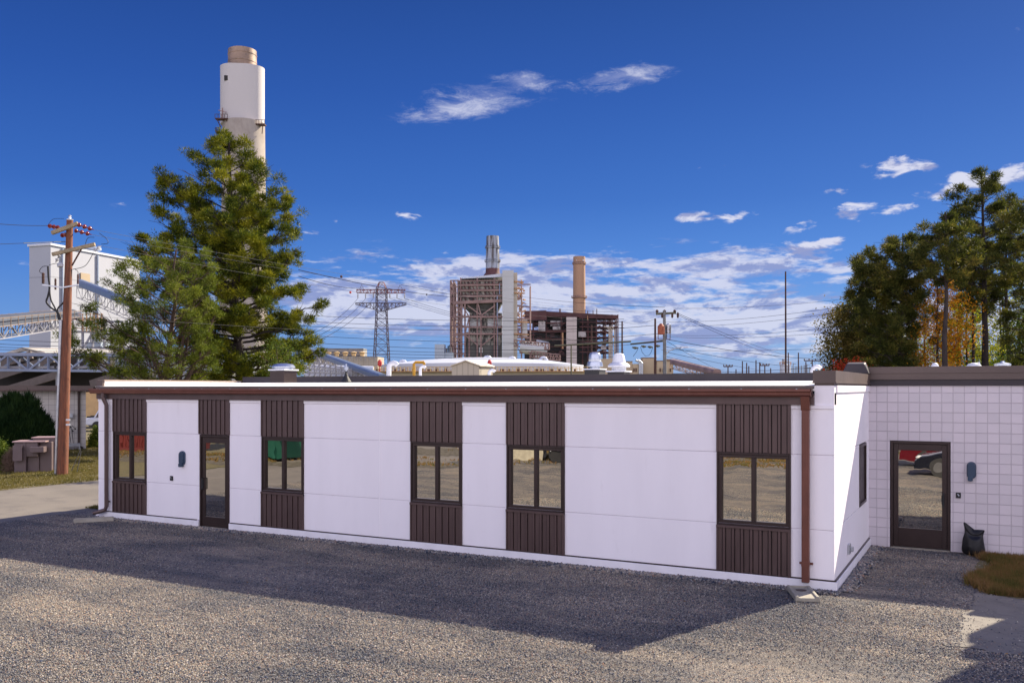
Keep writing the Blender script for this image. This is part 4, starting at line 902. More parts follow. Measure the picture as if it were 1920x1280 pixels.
broad(1815, 560, 80, 80, leaf_yellow, 'yellow-green sapling between the orange maple and the tallest pine', 54, dens=16, lsize=.12, nl=26, zmin=2.0, spread=.5, bk=bark_d)
broad(1720, 600, 90, 110, leaf_yellow, 'low yellow-green tree behind the orange maple', 55, dens=14, lsize=.12, nl=26, zmin=1.6, spread=.6, bk=bark_d)
broad(1650, 600, 76, 110, leaf_green, 'low dark green broadleaf below the dense left pine', 56, dens=20, lsize=.12, nl=34, zmin=1.6, spread=.6, bk=bark_d)
broad(1925, 590, 72, 80, leaf_green, 'low dark green broadleaf at the right edge of the wood', 57, dens=20, lsize=.12, nl=28, zmin=1.8, spread=.5, bk=bark_d)
broad(1860, 655, 95, 170, leaf_green, 'low green thicket tree behind the bare trunks', 58, dens=16, lsize=.13, nl=32, zmin=1.2, spread=.8, bk=bark_d)
for i, (x, d) in enumerate([(1795, 92), (1872, 88), (1908, 96)]):
    rs = np.random.RandomState(70 + i); b0 = at(x, 727, d); b0[2] = 0
    t = thing('bare_tree', tuple(b0), ['thin bare trunk behind the orange maple', 'thin bare trunk just right of the tallest pine', 'thin bare trunk near the right edge of the wood'][i], 'tree'); w_ = MB()
    w_.path([b0, b0 + UP * 6 + RT * .3, b0 + UP * 13 + RT * .1], [.16, .12, .04], 7)
    for k in range(9): a = b0 + UP * (5 + k * .8); e = RT * rs.uniform(-1, 1) + FW * rs.uniform(-1, 1) + UP * .8; w_.path([a, a + e * 1.2, a + e * 2 + UP * .4], [.04, .025, .01], 4)
    w_.build('trunk', bark_d, t)
broad(1592, 676, 60, 85, leaf_red, 'bright red autumn bush just above the corner of the block building roof', 59, dens=16, lsize=.08, nl=30, zmin=1.6, spread=.3, name='red_bush', trunk_r=.08)
# ------------------------------------------------------------------ the power station
conc_ch = mk('chimney_concrete', (.37, .325, .285), .85, var=.06, scale=.05, stretch=(1, 1, .6), rgb2=(.27, .23, .20), thresh=(.34, .55))
ch_white = mk('chimney_white', (.53, .50, .49), .8, var=.03, scale=.06, rgb2=(.55, .52, .50), thresh=(.25, .5), stretch=(1, 1, .25))
flue_m = mk('flue_steel', (.32, .22, .16), .5, .2, var=.25, scale=.12, rgb2=(.12, .09, .08), thresh=(.3, .5))
clad = mk('white_cladding', (.36, .375, .42), .55, .05, var=.02, scale=.1, seams=((2, 11.0, .3),))
clad2 = mk('grey_cladding', (.36, .42, .50), .5, .1, var=.03, scale=.1)
lattice_w = mk('white_steelwork', (.27, .27, .30), .6, .1, var=.1, scale=.5)
lattice_g = mk('grey_blue_steelwork', (.20, .24, .34), .5, .3, var=.1, scale=.5)
rust_pink = mk('faded_red_steel', (.27, .175, .16), .7, .1, var=.25, scale=.2)
rust_dk = mk('dark_rust_steel', (.085, .035, .035), .8, .1, var=.3, scale=.15)
rust_or = mk('pale_orange_steel', (.44, .25, .13), .7, .1, var=.2, scale=.2)
casing_m = mk('streaked_casing', (.33, .31, .27), .8, .1, var=.25, scale=.25, stretch=(1, 1, .25), rgb2=(.045, .045, .045), thresh=(.42, .56))
casing_d = mk('dark_casing', (.085, .085, .08), .8, .1, var=.3, scale=.15)
shaft_m = mk('shaft_cladding', (.47, .48, .48), .55, .1, var=.05, scale=.08, seams=((2, 6.5, .2),))
stack_gr = mk('streaked_grey_stack', (.30, .33, .39), .6, .1, var=.2, scale=.14, stretch=(2, 2, .12), rgb2=(.07, .055, .05), thresh=(.42, .54))
stack_tan = mk('tan_stack', (.38, .225, .14), .7, var=.05, scale=.1, stretch=(3, 3, .05))
cream = mk('cream_render', (.42, .33, .22), .75, var=.08, scale=.2, rgb2=(.42, .32, .22), thresh=(.3, .45))
cream_rib = mk('cream_ribbed_metal', (.46, .41, .33), .6, var=.03, scale=.2, seams=((0, .6, .12),))
tank_white = mk('tank_white', (.52, .55, .62), .5, var=.03, scale=.05)
yellow_m = mk('yellow_pipe', (.62, .33, .03), .5)
red_m = mk('red_paint', (.45, .02, .02), .5)
green_pole = mk('olive_pole', (.11, .11, .07), .85)
blue_conv = mk('blue_grey_gallery', (.17, .22, .31), .45, .3, var=.06, scale=.3, seams=((0, 2.4, .12),))
conv_top = mk('dark_gallery_cover', (.045, .055, .08), .75, .0, var=.15, scale=.6, seams=((0, 1.6, .14),))
rail_m = mk('dusty_handrail', (.20, .14, .10), .7)
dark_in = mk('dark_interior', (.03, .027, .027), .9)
def base(x, d): p = at(x, 727, d); p[2] = 0; return p
# tall white chimney
D0 = 300.0; chb = base(457, D0)
ch = thing('chimney', tuple(chb), 'tall pale concrete chimney with white lobed head and tan steel flue rising behind the pine', 'chimney')
k = D0 / FPX; zz = lambda y, d=D0: 3.3 + (HY - y) * d / FPX
mb = MB(); mb.lathe(chb, [(46 * k, 0), (43 * k, zz(560)), (40 * k, zz(400)), (38.5 * k, zz(232))], 40); mb.build('shaft', conc_ch, ch, auto=40)
def lobed(cx, pts, z0, z1, nm, mat):
    c = base(cx, D0); P = [c + RT * a * k + FW * b * k for a, b in pts]; m_ = MB(); m_.prism([p + UP * z0 for p in P], UP * (z1 - z0)); return m_.build(nm, mat, ch, auto=30)
pts = []
for a in np.linspace(200, 262, 9): pts.append((-12 + 29.0 * math.cos(R(a)) , -4 + 24 * math.sin(R(a))))
pts += [(14, -25)]
for a in np.linspace(-50, 40, 10): pts.append((13 + 26 * math.cos(R(a)), 2 + 24 * math.sin(R(a))))
for a in np.linspace(60, 180, 10): pts.append((-4 + 37 * math.cos(R(a)), 6 + 30 * math.sin(R(a))))
lobed(456, pts, zz(236), zz(128), 'windscreen', ch_white)
fc = base(454.5, D0); mb = MB(); mb.lathe(fc, [(26 * k, zz(130)), (26 * k, zz(120)), (26.6 * k, zz(119.5)), (26.6 * k, zz(118)), (26 * k, zz(117.5)), (26 * k, zz(106)), (26.6 * k, zz(105.5)), (26.6 * k, zz(104)), (26 * k, zz(103.5)), (26 * k, zz(96)), (24.5 * k, zz(95.5)), (24 * k, zz(99))], 36); mb.build('flue', flue_m, ch, auto=40)
def win(x, y, w, h):
    m_ = MB(); q = base(x, D0) - FW * (27.2 * k); m_.obox(q, RT, FW, w * k, 2 * k, zz(y + h), zz(y)); m_.build('opening', dark_in, ch)
win(429, 151, 6.5, 9)
def platform(x0, x1, y, dd, legs):
    m_ = MB(); c = base(x0, D0) + FW * dd * k; w = (x1 - x0) * k; m_.obox(c, RT, FW, w, 12 * k, zz(y) - .35, zz(y))
    for t in np.linspace(0, 1, 5): m_.beam(c + RT * w * t + UP * zz(y), c + RT * w * t + UP * (zz(y) + 1.2), .12)
    m_.beam(c + UP * (zz(y) + 1.2), c + RT * w + UP * (zz(y) + 1.2), .12)
    for a, b in legs: m_.beam(base(a[0], D0) + FW * dd * k + UP * zz(a[1]), base(b[0], D0) + FW * (dd + 8) * k + UP * zz(b[1]), .22)
    m_.build('platform', dark_pole, ch)
platform(415, 438, 232, -36, [((418, 233), (423, 247)), ((434, 233), (438, 242))]); platform(482, 503, 239, -25, [((488, 240), (482, 252)), ((500, 240), (496, 256))]); platform(407, 414, 249, -10, [])
mb = MB(); q = base(427, D0) - FW * 30 * k; mb.beam(q + UP * zz(232), q + UP * zz(212), .3); mb.beam(q - RT * 1.4 + UP * zz(216), q + RT * 1.2 + UP * zz(220), .2); mb.build('davit', rust_pink, ch)
# white boiler house
D1 = 200.0; wb = base(95, D1); th = R(18.6); ud = FW * math.cos(th) + RT * math.sin(th); vd = -(RT * math.cos(th) - FW * math.sin(th))
def along(o, dirv, x):     # length along dirv from o whose pixel column is x
    t = (x - CX) / FPX; a = o @ RT - t * (o @ FW); b_ = dirv @ RT - t * (dirv @ FW); return -a / b_
wbld = thing('boiler_house', tuple(wb), 'tall windowless white clad power station block at the left behind the trees', 'building')
Lr, Ll = along(wb, ud, 262), along(wb, vd, 55); Hw = 3.3 + (727 - 460) * D1 / FPX
mb = MB(); mb.obox(wb, vd, ud, Ll, Lr, 0, Hw); mb.build('cladding', clad, wbld)
mb = MB(); mb.obox(wb - vd * .3 - ud * .3, vd, ud, Ll + .6, Lr + .6, Hw, Hw + .5); mb.build('roof_edge', white_pt, wbld)
mb = MB()
for x in (116, 182): L_ = along(wb, ud, x); q = wb + ud * L_ - vd * .25; mb.tube(rel(q, dz=8), rel(q, dz=Hw - .3), .22, n=6)
mb.build('downpipe', clad2, wbld)
mb = MB(); L_ = along(wb, ud, 150); L2 = along(wb, ud, 167); q = wb + ud * L_ - vd * .1; mb.obox(q, ud, -vd, L2 - L_, .2, 3.3 + (727 - 530) * 200 / FPX, 3.3 + (727 - 508) * 205 / FPX); mb.build('wall_panel', cream, wbld)
L_ = along(wb, ud, 193); q = wb + ud * L_ + vd * 3; mb = MB(); mb.lathe(rel(q, dz=Hw + .5), [(1.1, 0), (1.1, .8), (1.9, .9), (1.9, 1.4), (.6, 1.7)], 16); mb.build('roof_fan', clad2, wbld)
# shadow-side low annex buildings between the trees
lb = thing('process_building', tuple(base(330, 150)), 'long low white process building seen through the branches left of the tall pine', 'building')
mb = MB(); mb.obox(base(175, 150), RT, FW, 260 * 150 / FPX, 18, 0, 3.3 + (727 - 655) * 150 / FPX); mb.build('wall', clad, lb)
mb = MB(); mb.obox(base(172, 150) - FW * .5, RT, FW, 266 * 150 / FPX, 19, 3.3 + 72 * 150 / FPX, 3.3 + 72 * 150 / FPX + .4); mb.build('roof_edge', lattice_w, lb)
for x in np.arange(195, 420, 28): mb = MB(); mb.obox(base(x, 150) - FW * .1, RT, FW, 9 * 150 / FPX, .3, 3.3 + (727 - 700) * 150 / FPX, 3.3 + (727 - 668) * 150 / FPX); mb.build('shaded_bay', clad2, lb)
def truss(mb, a, b, h, n, w, depth=None, top=True):
    """lattice truss between a and b (bottom chord), height h; depth: second plane"""
    a, b = np.array(a, float), np.array(b, float); d = (b - a) / n
    for off in ([np.zeros(3)] + ([depth] if depth is not None else [])):
        mb.beam(a + off, b + off, w); mb.beam(a + off + UP * h, b + off + UP * h, w)
        for i in range(n + 1): mb.beam(a + off + d * i, a + off + d * i + UP * h, w * .7)
        for i in range(n): p, q = (a + d * i, a + d * (i + 1) + UP * h) if i % 2 else (a + d * i + UP * h, a + d * (i + 1)); mb.beam(p + off, q + off, w * .7)
    if depth is not None:
        for i in range(n + 1): mb.beam(a + d * i, a + d * i + depth, w * .6); mb.beam(a + d * i + UP * h, a + d * i + depth + UP * h, w * .6)
# steel tower beside the pole with orange scaffolding
tw = thing('transfer_tower', tuple(base(165, 170)), 'open steel transfer tower with orange railings in front of the white block', 'tower')
mb = MB(); mo = MB(); kk = 170 / FPX
for x in (134, 155, 174, 196):
    for dd in (0, 8): mb.beam(base(x, 170) + FW * dd, base(x, 170) + FW * dd + UP * (3.3 + (727 - 595) * kk), .35)
for y in (597, 622, 655, 690):
    for dd in (0, 8): mb.beam(base(134, 170) + FW * dd + UP * (3.3 + (727 - y) * kk), base(196, 170) + FW * dd + UP * (3.3 + (727 - y) * kk), .4)
mb.beam(base(134, 170) + UP * zz(622, 170), base(155, 170) + UP * zz(597, 170), .3); mb.beam(base(155, 170) + UP * zz(655, 170), base(174, 170) + UP * zz(622, 170), .3); mb.beam(base(174, 170) + UP * zz(690, 170), base(196, 170) + UP * zz(655, 170), .3)
mb.build('steel_frame', lattice_w, tw)
for y in (590, 600, 608, 616):
    mo.beam(base(134, 170) - FW + UP * zz(y, 170), base(198, 170) - FW + UP * zz(y, 170), .12)
for x in range(160, 200, 7): mo.beam(base(x, 170) - FW + UP * zz(622, 170), base(x, 170) - FW + UP * zz(588, 170), .14)
mo.build('railing', rust_or, tw)
mb = MB(); mb.obox(base(134, 170) + FW, RT, FW, 15 * kk, 4, zz(596, 170), zz(584, 170)); mb.obox(base(150, 170) + FW * 2, RT, FW, 30 * kk, 4, zz(720, 170), zz(640, 170)); mb.build('machinery', clad2, tw)
for x in (151, 163, 175):
    mb = MB(); q = base(x, 170); mb.path([q + UP * zz(597, 170), q + UP * zz(574, 170), q + UP * zz(570, 170) + RT * .5], .10, 6); mb.build('light_pole', lattice_w, tw)
# conveyors
def conveyor(label, p0, p1, w, h, cover, frame, nt_, sag=1.0, rail=None):
    o = thing('conveyor', tuple(np.array([(p0[0] + p1[0]) / 2, (p0[1] + p1[1]) / 2, 0])), label, 'conveyor'); p0, p1 = np.array(p0), np.array(p1)
    m_ = MB(); dn = UP; r = np.cross(p1 - p0, UP); r /= np.linalg.norm(r); v = []
    for e in (p0, p1):
        for a in np.linspace(0, math.pi, 9): v.append(e + r * math.cos(a) * w / 2 + UP * (math.sin(a) * h * .45 + h * .55))
        v.append(e - r * w / 2); v.append(e + r * w / 2)
    n = 11; m_.add(v, [tuple(range(n))[::-1], tuple(range(n, 2 * n))] + [(i, (i + 1) % n, (i + 1) % n + n, i + n) for i in range(n)]); m_.build('gallery', cover, o)
    m_ = MB(); truss(m_, p0 - r * w / 2 - UP * sag, p1 - r * w / 2 - UP * sag, sag, nt_, .16 * w ** .5 * .6, r * w); m_.build('truss', frame, o)
    if rail is not None:
        for s_ in (-1, 1):
            m_ = MB(); q0, q1 = p0 + r * s_ * (w / 2 + .8), p1 + r * s_ * (w / 2 + .8); m_.beam(q0 + UP * .1, q1 + UP * .1, .2, .06); m_.beam(q0 + UP * 1.1, q1 + UP * 1.1, .07)
            for i in range(nt_ + 1): q = q0 + (q1 - q0) * i / nt_; m_.beam(q, q + UP * 1.2, .07)
            m_.build('walkway', rail, o)
    return o
conveyor('long sloping dark-covered conveyor crossing behind the utility pole, with orange handrails', at(-60, 617, 100), at(134, 594, 150), 2.0, 1.3, conv_top, lattice_w, 16, 1.5, rail=rail_m)
conveyor('blue-grey conveyor gallery descending from the white block behind the pines', at(152, 536, 196), at(440, 652, 150), 1.8, 1.5, blue_conv, lattice_w, 22, 2.6)
conveyor('blue-grey conveyor gallery sloping down behind the annex roof, right of the tall pine', at(560, 653, 150), at(718, 712, 110), 1.2, .75, blue_conv, lattice_w, 18, 1.6)
# lattice heap under it
lt = thing('pipe_rack', tuple(base(640, 120)), 'white lattice pipe rack under the descending conveyor', 'pipe rack'); mb = MB(); rs = np.random.RandomState(4); k1 = 120 / FPX
for i in range(13): x = 580 + i * 10; mb.beam(base(x, 120), base(x, 120) + UP * zz(672 + i * 2.2, 120), .16); mb.beam(base(x, 120) + UP * zz(705, 120), base(x + 10, 120) + UP * zz(676 + i * 2.2, 120), .12); mb.beam(base(x, 124), base(x, 124) + UP * zz(674 + i * 2.2, 120), .16)
for y in (676, 684, 692, 700, 708): mb.beam(base(576, 120) + UP * zz(y, 120), base(700, 120) + UP * zz(max(y, 700), 120), .14)
mb.build('rack_frame', lattice_w, lt)
mb = MB()
for y in (688, 696, 704): mb.tube(base(570, 122) + UP * zz(y, 122), base(700, 122) + UP * zz(y + 3, 122), .35, n=8)
mb.build('pipe', tank_white, lt)
# truss bridge and storage shed on the left
tb = thing('truss_bridge', tuple(base(150, 100)), 'grey-blue steel truss pipe bridge on posts spanning left of the annex', 'pipe bridge'); kb = 100 / FPX
mb = MB(); a = base(-60, 100) + UP * zz(693, 100); b = base(430, 100) + UP * zz(697, 100); truss(mb, a, b, zz(664, 100) - zz(693, 100), 13, .28, FW * 2.2); mb.build('truss', lattice_g, tb)
mb = MB(); mb.obox(base(-60, 100) + FW * .3, RT, FW, 490 * kb, 1.6, zz(690, 100), zz(686, 100)); mb.obox(base(-60, 100) - FW * .1, RT, FW, 490 * kb, 2.4, zz(663.5, 100), zz(661, 100)); mb.build('walkway_deck', lattice_w, tb)
for x in (100, 263, 430): mb = MB(); mb.beam(base(x, 100) + FW, base(x, 100) + FW + UP * zz(694, 100), .32); mb.build('post', lattice_w, tb)
mb = MB(); q = base(107, 100) - FW * .4; mb.tube(rel(q, dz=zz(690, 100)), rel(q, dz=zz(683, 100)), .12, n=8); mb.build('bridge_lamp', black_m, tb)
sh = thing('storage_shed', tuple(base(60, 118)), 'open-sided dark storage shed with a pale gabled roof under the truss bridge', 'shed'); ks = 118 / FPX
zr, ze = zz(651, 118), zz(664, 118)
mb = MB(); a = base(42, 118)
mb.prism([base(0, 118) + UP * ze, base(42, 118) + UP * zr, base(85, 118) + UP * ze, base(78, 118) + UP * ze, base(42, 118) + UP * (zr - .5), base(8, 118) + UP * ze], FW * 1.0)
mb.hexa([tuple(p) for p in (base(42, 118) + UP * (zr - .3), base(84, 118) + UP * ze, base(260, 150) + UP * zz(668, 150), base(215, 150) + UP * (zz(655, 150) - .3), base(42, 118) + UP * zr, base(84, 118) + UP * (ze + .3), base(260, 150) + UP * (zz(668, 150) + .3), base(215, 150) + UP * zz(655, 150))])
mb.build('roof', mk('pale_roof_sheet', (.5, .47, .43), .6), sh)
mb = MB(); mb.obox(base(-70, 119), RT, FW, 250 * ks, 6, zz(692, 118), zz(665, 118)); mb.build('shaded_bay', dark_in, sh); mb = MB(); mb.obox(base(-70, 125.5), RT, FW, 330 * ks, 10, 0, zz(690, 118)); mb.build('shaded_bay', dark_in, sh)  # solid near-black boxes paint in the shade of the open interior
mb = MB()
for x0, y0, x1, y1 in ((-40, 716, 100, 672), (0, 735, 125, 697), (-60, 700, 60, 665), (170, 720, 265, 690)): mb.beam(base(x0, 117) + UP * zz(y0, 117), base(x1, 117) + UP * zz(y1, 117), .35, 1.0)
mb.build('roof_strut', mk('dull_brown_steel', (.12, .10, .095), .8), sh)
mb = MB(); mb.add([tuple(p) for p in (base(205, 112) + UP * zz(697, 112), base(245, 112) + UP * zz(700, 112), base(300, 112) + UP * zz(722, 112), base(250, 112) + UP * zz(722, 112))] + [tuple(p) for p in (base(205, 114) + UP * zz(697, 112), base(245, 114) + UP * zz(700, 112), base(300, 114) + UP * zz(722, 112), base(250, 114) + UP * zz(722, 112))], [(0, 1, 2, 3), (7, 6, 5, 4), (0, 4, 5, 1), (1, 5, 6, 2), (2, 6, 7, 3), (3, 7, 4, 0)]); mb.build('hopper_chute', lattice_w, sh)
# cooling units right of the pine
cu = thing('cooling_tower', tuple(base(640, 240)), 'long low cream cooling tower with small fans along its roof', 'cooling tower'); kc = 240 / FPX
mb = MB(); mb.obox(base(590, 240), RT, FW, 118 * kc, 12, 0, zz(668, 240)); mb.build('casing', mk('cream_casing', (.38, .33, .26), .7, var=.1, scale=.3, seams=((0, 1.2, .12), (2, .9, .1))), cu)
mb = MB(); mb.obox(base(590, 240) + FW * 3, RT, FW, 88 * kc, 6, zz(668, 240), zz(652, 240)); mb.build('fan_deck', mk('grey_louvre', (.22, .22, .22), .7, var=.2, scale=.6, seams=((2, .8, .25),)), cu)
for i in range(6): mb = MB(); mb.lathe(base(598 + i * 16, 240) + FW + UP * zz(669, 240), [(.55, 0), (.55, .8), (.8, 1.0), (.8, 1.3), (.3, 1.5)], 10); mb.build('fan', mk('fan_cream' + str(i), (.6, .42, .2), .6) if i == 0 else MATS['fan_cream0'], cu)
mb = MB(); mb.beam(base(590, 240) - FW * .5 + UP * zz(664, 240), base(708, 240) - FW * .5 + UP * zz(670, 240), .12)
for i in range(14): mb.beam(base(592 + i * 8.5, 240) - FW * .5 + UP * zz(676, 240), base(592 + i * 8.5, 240) - FW * .5 + UP * zz(664 + i * .4, 240), .10)
mb.build('railing', lattice_w, cu)
# big white flat-domed tank building + cream parapet
tk = thing('storage_tank', tuple(base(905, 190)), 'very wide white low-domed storage tank behind the annex roof', 'tank'); kt = 190 / FPX
c = base(905, 190 + 205 * kt); mb = MB(); r = 212 * kt; z0 = zz(680, 190); mb.lathe(c, [(r, 0), (r, z0), (r * .7, z0 + 1.0), (r * .3, z0 + 1.7), (.5, z0 + 1.9)], 72, 1.0); mb.build('dome_roof', tank_white, tk, auto=50)
mb = MB()
for i in range(60):
    a0 = math.pi * 2 * i / 60; q = c + np.array([math.cos(a0) * (r + .5), math.sin(a0) * (r + .5), 0]); a1 = math.pi * 2 * (i + 1) / 60; q2 = c + np.array([math.cos(a1) * (r + .5), math.sin(a1) * (r + .5), 0])
    mb.beam(q + UP * zz(694, 190), q2 + UP * zz(694, 190), .10)
    mb.beam(q + UP * zz(688, 190), q2 + UP * zz(688, 190), .08); mb.beam(q + UP * zz(697, 190), q + UP * zz(687.5, 190), .08)
mb.build('railing', rust_or, tk)
cw = thing('parapet_wall', tuple(base(900, 165)), 'long cream wall with a yellow-railed walkway below the white tank', 'wall')
kw = 165 / FPX; mb = MB(); mb.obox(base(672, 165), RT, FW, 434 * kw, .5, 0, zz(697, 165)); mb.build('wall', mk('cream_wall', (.46, .41, .30), .7, var=.06, scale=.3), cw)
mb = MB(); mb.obox(base(672, 165) - FW * 1.0, RT, FW, 434 * kw, 1.2, zz(697, 165), zz(695.5, 165)); mb.build('walkway_deck', rust_or, cw)
mb = MB()
for i in range(62): x = 674 + i * 7; mb.beam(base(x, 164), base(x, 164) + UP * 0 + UP * 0.01, .01) if False else mb.beam(base(x, 164) + UP * zz(696, 165), base(x, 164) + UP * zz(687.5, 165), .09)
for y in (687.5, 691.5): mb.beam(base(672, 164) + UP * zz(y, 165), base(1106, 164) + UP * zz(y, 165), .09)
mb.build('railing', mk('yellow_railing', (.55, .42, .22), .6), cw)
mb = MB(); rs = np.random.RandomState(6)
for i in range(26): x = 690 + i * 15.5 + rs.uniform(-3, 3); mb.obox(base(x, 165) + FW * 1.2, RT, FW, rs.uniform(.3, .9), .4, zz(696, 165), zz(rs.uniform(689, 692), 165))
mb.build('plant_item', dark_pole, cw)
# small cream shed with gable
gs = thing('gabled_shed', tuple(base(880, 110)), 'small cream ribbed-metal gabled shed in front of the white tank', 'shed'); kg = 110 / FPX
g0 = base(847, 110); ze, zr = zz(686, 110), zz(676.5, 110); W_ = 51 * kg
mb = MB(); mb.prism([g0, g0 + RT * W_, g0 + RT * W_ + UP * ze, g0 + RT * W_ / 2 + UP * zr, g0 + UP * ze], FW * 3.5 + RT * 1.6); mb.build('wall', cream_rib, gs)
mb = MB(); e = FW * 3.9 + RT * 1.75; s0 = g0 - FW * .2
for sgn, xa, xb in ((0, -.15, W_ / 2), (1, W_ / 2, W_ + .15)):
    A_, B_ = s0 + RT * xa + UP * (ze - .03 if not sgn else zr), s0 + RT * xb + UP * (zr if not sgn else ze - .03); mb.hexa([tuple(p) for p in (A_, B_, B_ + e, A_ + e, A_ + UP * .12, B_ + UP * .12, B_ + e + UP * .12, A_ + e + UP * .12)])
mb.build('roof', mk('cream_roof', (.66, .60, .50), .5), gs)
# yellow pipe
mb = MB(); q = base(776, 130); mb.path([q, q + UP * (zz(682, 130)), q + UP * zz(679, 130) + RT * .25, q + UP * zz(679, 130) + RT * 1.5], [.2] * 4, 10); mb.path([q + UP * zz(679, 130) + RT * 1.45, q + UP * (zz(679, 130) - .4) + RT * 1.5], .2, 8); tag(mb.build('pipe', yellow_m, origin=tuple(q)), 'yellow bent vent pipe standing between the two large white gooseneck vents', 'pipe')
for x, y0, y1, lab in ((712, 677, 690, 'red mast light post on the left part of the white tank'), (918, 673, 690, 'red mast light post right of the gabled shed')):
    mb = MB(); q = base(x, 170); mb.lathe(q + UP * (zz(y1, 170) - 3), [(.12, 0), (.12, 3.3), (.4, 3.5), (.4, 4.2), (.2, 4.6)], 8); tag(mb.build('light_post', red_m, origin=tuple(q)), lab, 'light post', 'red light posts on the tank')
for x, y in ((907, 668), (953, 670), (1012, 686 - 16), (748, 676)):
    mb = MB(); q = base(x, 215); mb.path([q + UP * (zz(y, 215) - 1.5)] + [q + RT * (.9 - .9 * math.cos(a)) + UP * (zz(y, 215) - .9 + .9 * math.sin(a)) for a in np.linspace(0, math.pi, 7)], .32, 8)
    mb.build('gooseneck_vent', tank_white, tk)
# grey-blue block left of burner house
gb = thing('switch_house', tuple(base(830, 420)), 'plain blue-grey clad block between the pylon and the scaffolded boiler house', 'building'); k4 = 420 / FPX
mb = MB(); mb.obox(base(815, 420), RT, FW, 18 * k4, 10, 0, zz(645, 420)); mb.obox(base(833.2, 421), RT, FW, 16 * k4, 9, 0, zz(660, 420)); mb.build('cladding', clad2, gb)
mb = MB()
for x, y in ((836, 652), (839, 648), (842, 646), (845, 651)): mb.obox(base(x, 422), RT, FW, 2 * k4, 2, zz(661, 420), zz(y, 420))
mb.build('roof_plant', casing_m, gb)
# pylon
D2 = 400.0; k2 = D2 / FPX; py = thing('electricity_pylon', tuple(base(715, D2)), 'dark red-brown lattice electricity pylon with two wide crossarms', 'pylon')
pym = mk('pylon_steel', (.10, .09, .125), .6, .2, var=.2, scale=.2); pyr = mk('pylon_red_steel', (.20, .075, .085), .6, .2)
def pz(y): return zz(y, D2)
def legx(y): return np.interp(y, [528, 541, 590, 727], [3.5, 9, 9.5, 16])   # half width px
mb = MB(); c = base(715.5, D2); ys = [541, 552, 563, 574, 585, 597, 611, 627, 645, 665, 690, 727]
def corner(y, s, t): return c + RT * s * legx(y) * k2 + FW * t * legx(y) * k2 + UP * max(0, pz(y) if y < 727 else 0)
for i in range(len(ys) - 1):
    for s, t in ((-1, -1), (1, -1), (1, 1), (-1, 1)): mb.beam(corner(ys[i], s, t), corner(ys[i + 1], s, t), .30)
    for (s, t), (s2, t2) in (((-1, -1), (1, -1)), ((1, -1), (1, 1)), ((1, 1), (-1, 1)), ((-1, 1), (-1, -1))):
        mb.beam(corner(ys[i], s, t), corner(ys[i + 1], s2, t2), .15); mb.beam(corner(ys[i], s2, t2), corner(ys[i + 1], s, t), .15); mb.beam(corner(ys[i], s, t), corner(ys[i], s2, t2), .16)
mb.build('lattice_tower', pym, py)
mb = MB()
for s, t in ((-1, -1), (1, -1), (1, 1), (-1, 1)):
    a = corner(541, s, t); b = c + RT * s * 4 * k2 + FW * t * 4 * k2 + UP * pz(529); mb.beam(a, b, .2)
    for s2, t2 in ((-s, t), (s, -t)): b2 = c + RT * s2 * 4 * k2 + FW * t2 * 4 * k2 + UP * pz(529); mb.beam(b, b2, .14); mb.beam(a, b2, .12)
mb.build('peak', pyr, py)
def crossarm(y0, y1, x0, x1, mat, tip):
    m_ = MB(); xs = np.linspace(x0, x1, 15)
    for t in (-1, 1):
        off = FW * t * 3 * k2
        for i in range(14):
            f0, f1 = [abs(x - 715.5) / 46 for x in (xs[i], xs[i + 1])]; b0 = y1 - (y1 - y0 - 3) * min(1, f0) * tip; b1 = y1 - (y1 - y0 - 3) * min(1, f1) * tip
            P = lambda x, y: base(x, D2) + off + UP * pz(y)
            m_.beam(P(xs[i], y0), P(xs[i + 1], y0), .26); m_.beam(P(xs[i], b0), P(xs[i + 1], b1), .22); m_.beam(P(xs[i], y0), P(xs[i], b0), .14); m_.beam(P(xs[i], b0) if i % 2 else P(xs[i], y0), P(xs[i + 1], y0) if i % 2 else P(xs[i + 1], b1), .14)
    for x in xs: m_.beam(base(x, D2) - FW * 3 * k2 + UP * pz(y0), base(x, D2) + FW * 3 * k2 + UP * pz(y0), .14)
    m_.build('crossarm', mat, py)
crossarm(543, 550, 669, 760, pyr, .3); crossarm(568, 584, 667, 762, pym, 1.0)
mb = MB()
for x in (678, 750): mb.beam(base(x - 4, D2) + UP * pz(543), base(x, D2) + UP * pz(534), .15); mb.beam(base(x + 5, D2) + UP * pz(543), base(x, D2) + UP * pz(534), .15)
mb.build('earthwire_bracket', pym, py)
arm_x = (671, 685.5, 700, 731, 744.5, 758.5)
for x in arm_x: mb = MB(); mb.lathe(base(x, D2) + UP * pz(559), [(.12, 0), (.3, .3), (.3, 1.6), (.12, 1.9), (.1, (pz(549) - pz(559)))], 8); mb.build('insulator_string', insul_g, py)
# ------------------------------------------------------------------ scaffolded boiler house
D3 = 450.0; k3 = D3 / FPX; z3 = lambda y: zz(y, D3)
b1 = thing('boiler_house', tuple(base(910, D3)), 'rust-stained open boiler house with grey elevator shaft and streaked grey stack', 'building')
def blk(mb, x0, x1, y0, y1, d0, d1, D=D3):
    k = D / FPX; return mb.obox(base(x0, D) + FW * d0 * k, RT, FW, (x1 - x0) * k, (d1 - d0) * k, max(0, zz(y1, D)) if y1 < 727 else 0, zz(y0, D))
mb = MB(); blk(mb, 858, 942, 526, 566, 0, 60); blk(mb, 880, 941, 586, 622, 6, 50); blk(mb, 871, 941, 622, 727, 2, 55); mb.build('casing', casing_m, b1)
mb = MB(); a = [base(x, D3) + FW * d_ * k3 for x, d_ in ((861, 2), (941, 2), (941, 55), (861, 55))]; c_ = [base(x, D3) + FW * d_ * k3 for x, d_ in ((885, 12), (930, 12), (930, 40), (885, 40))]
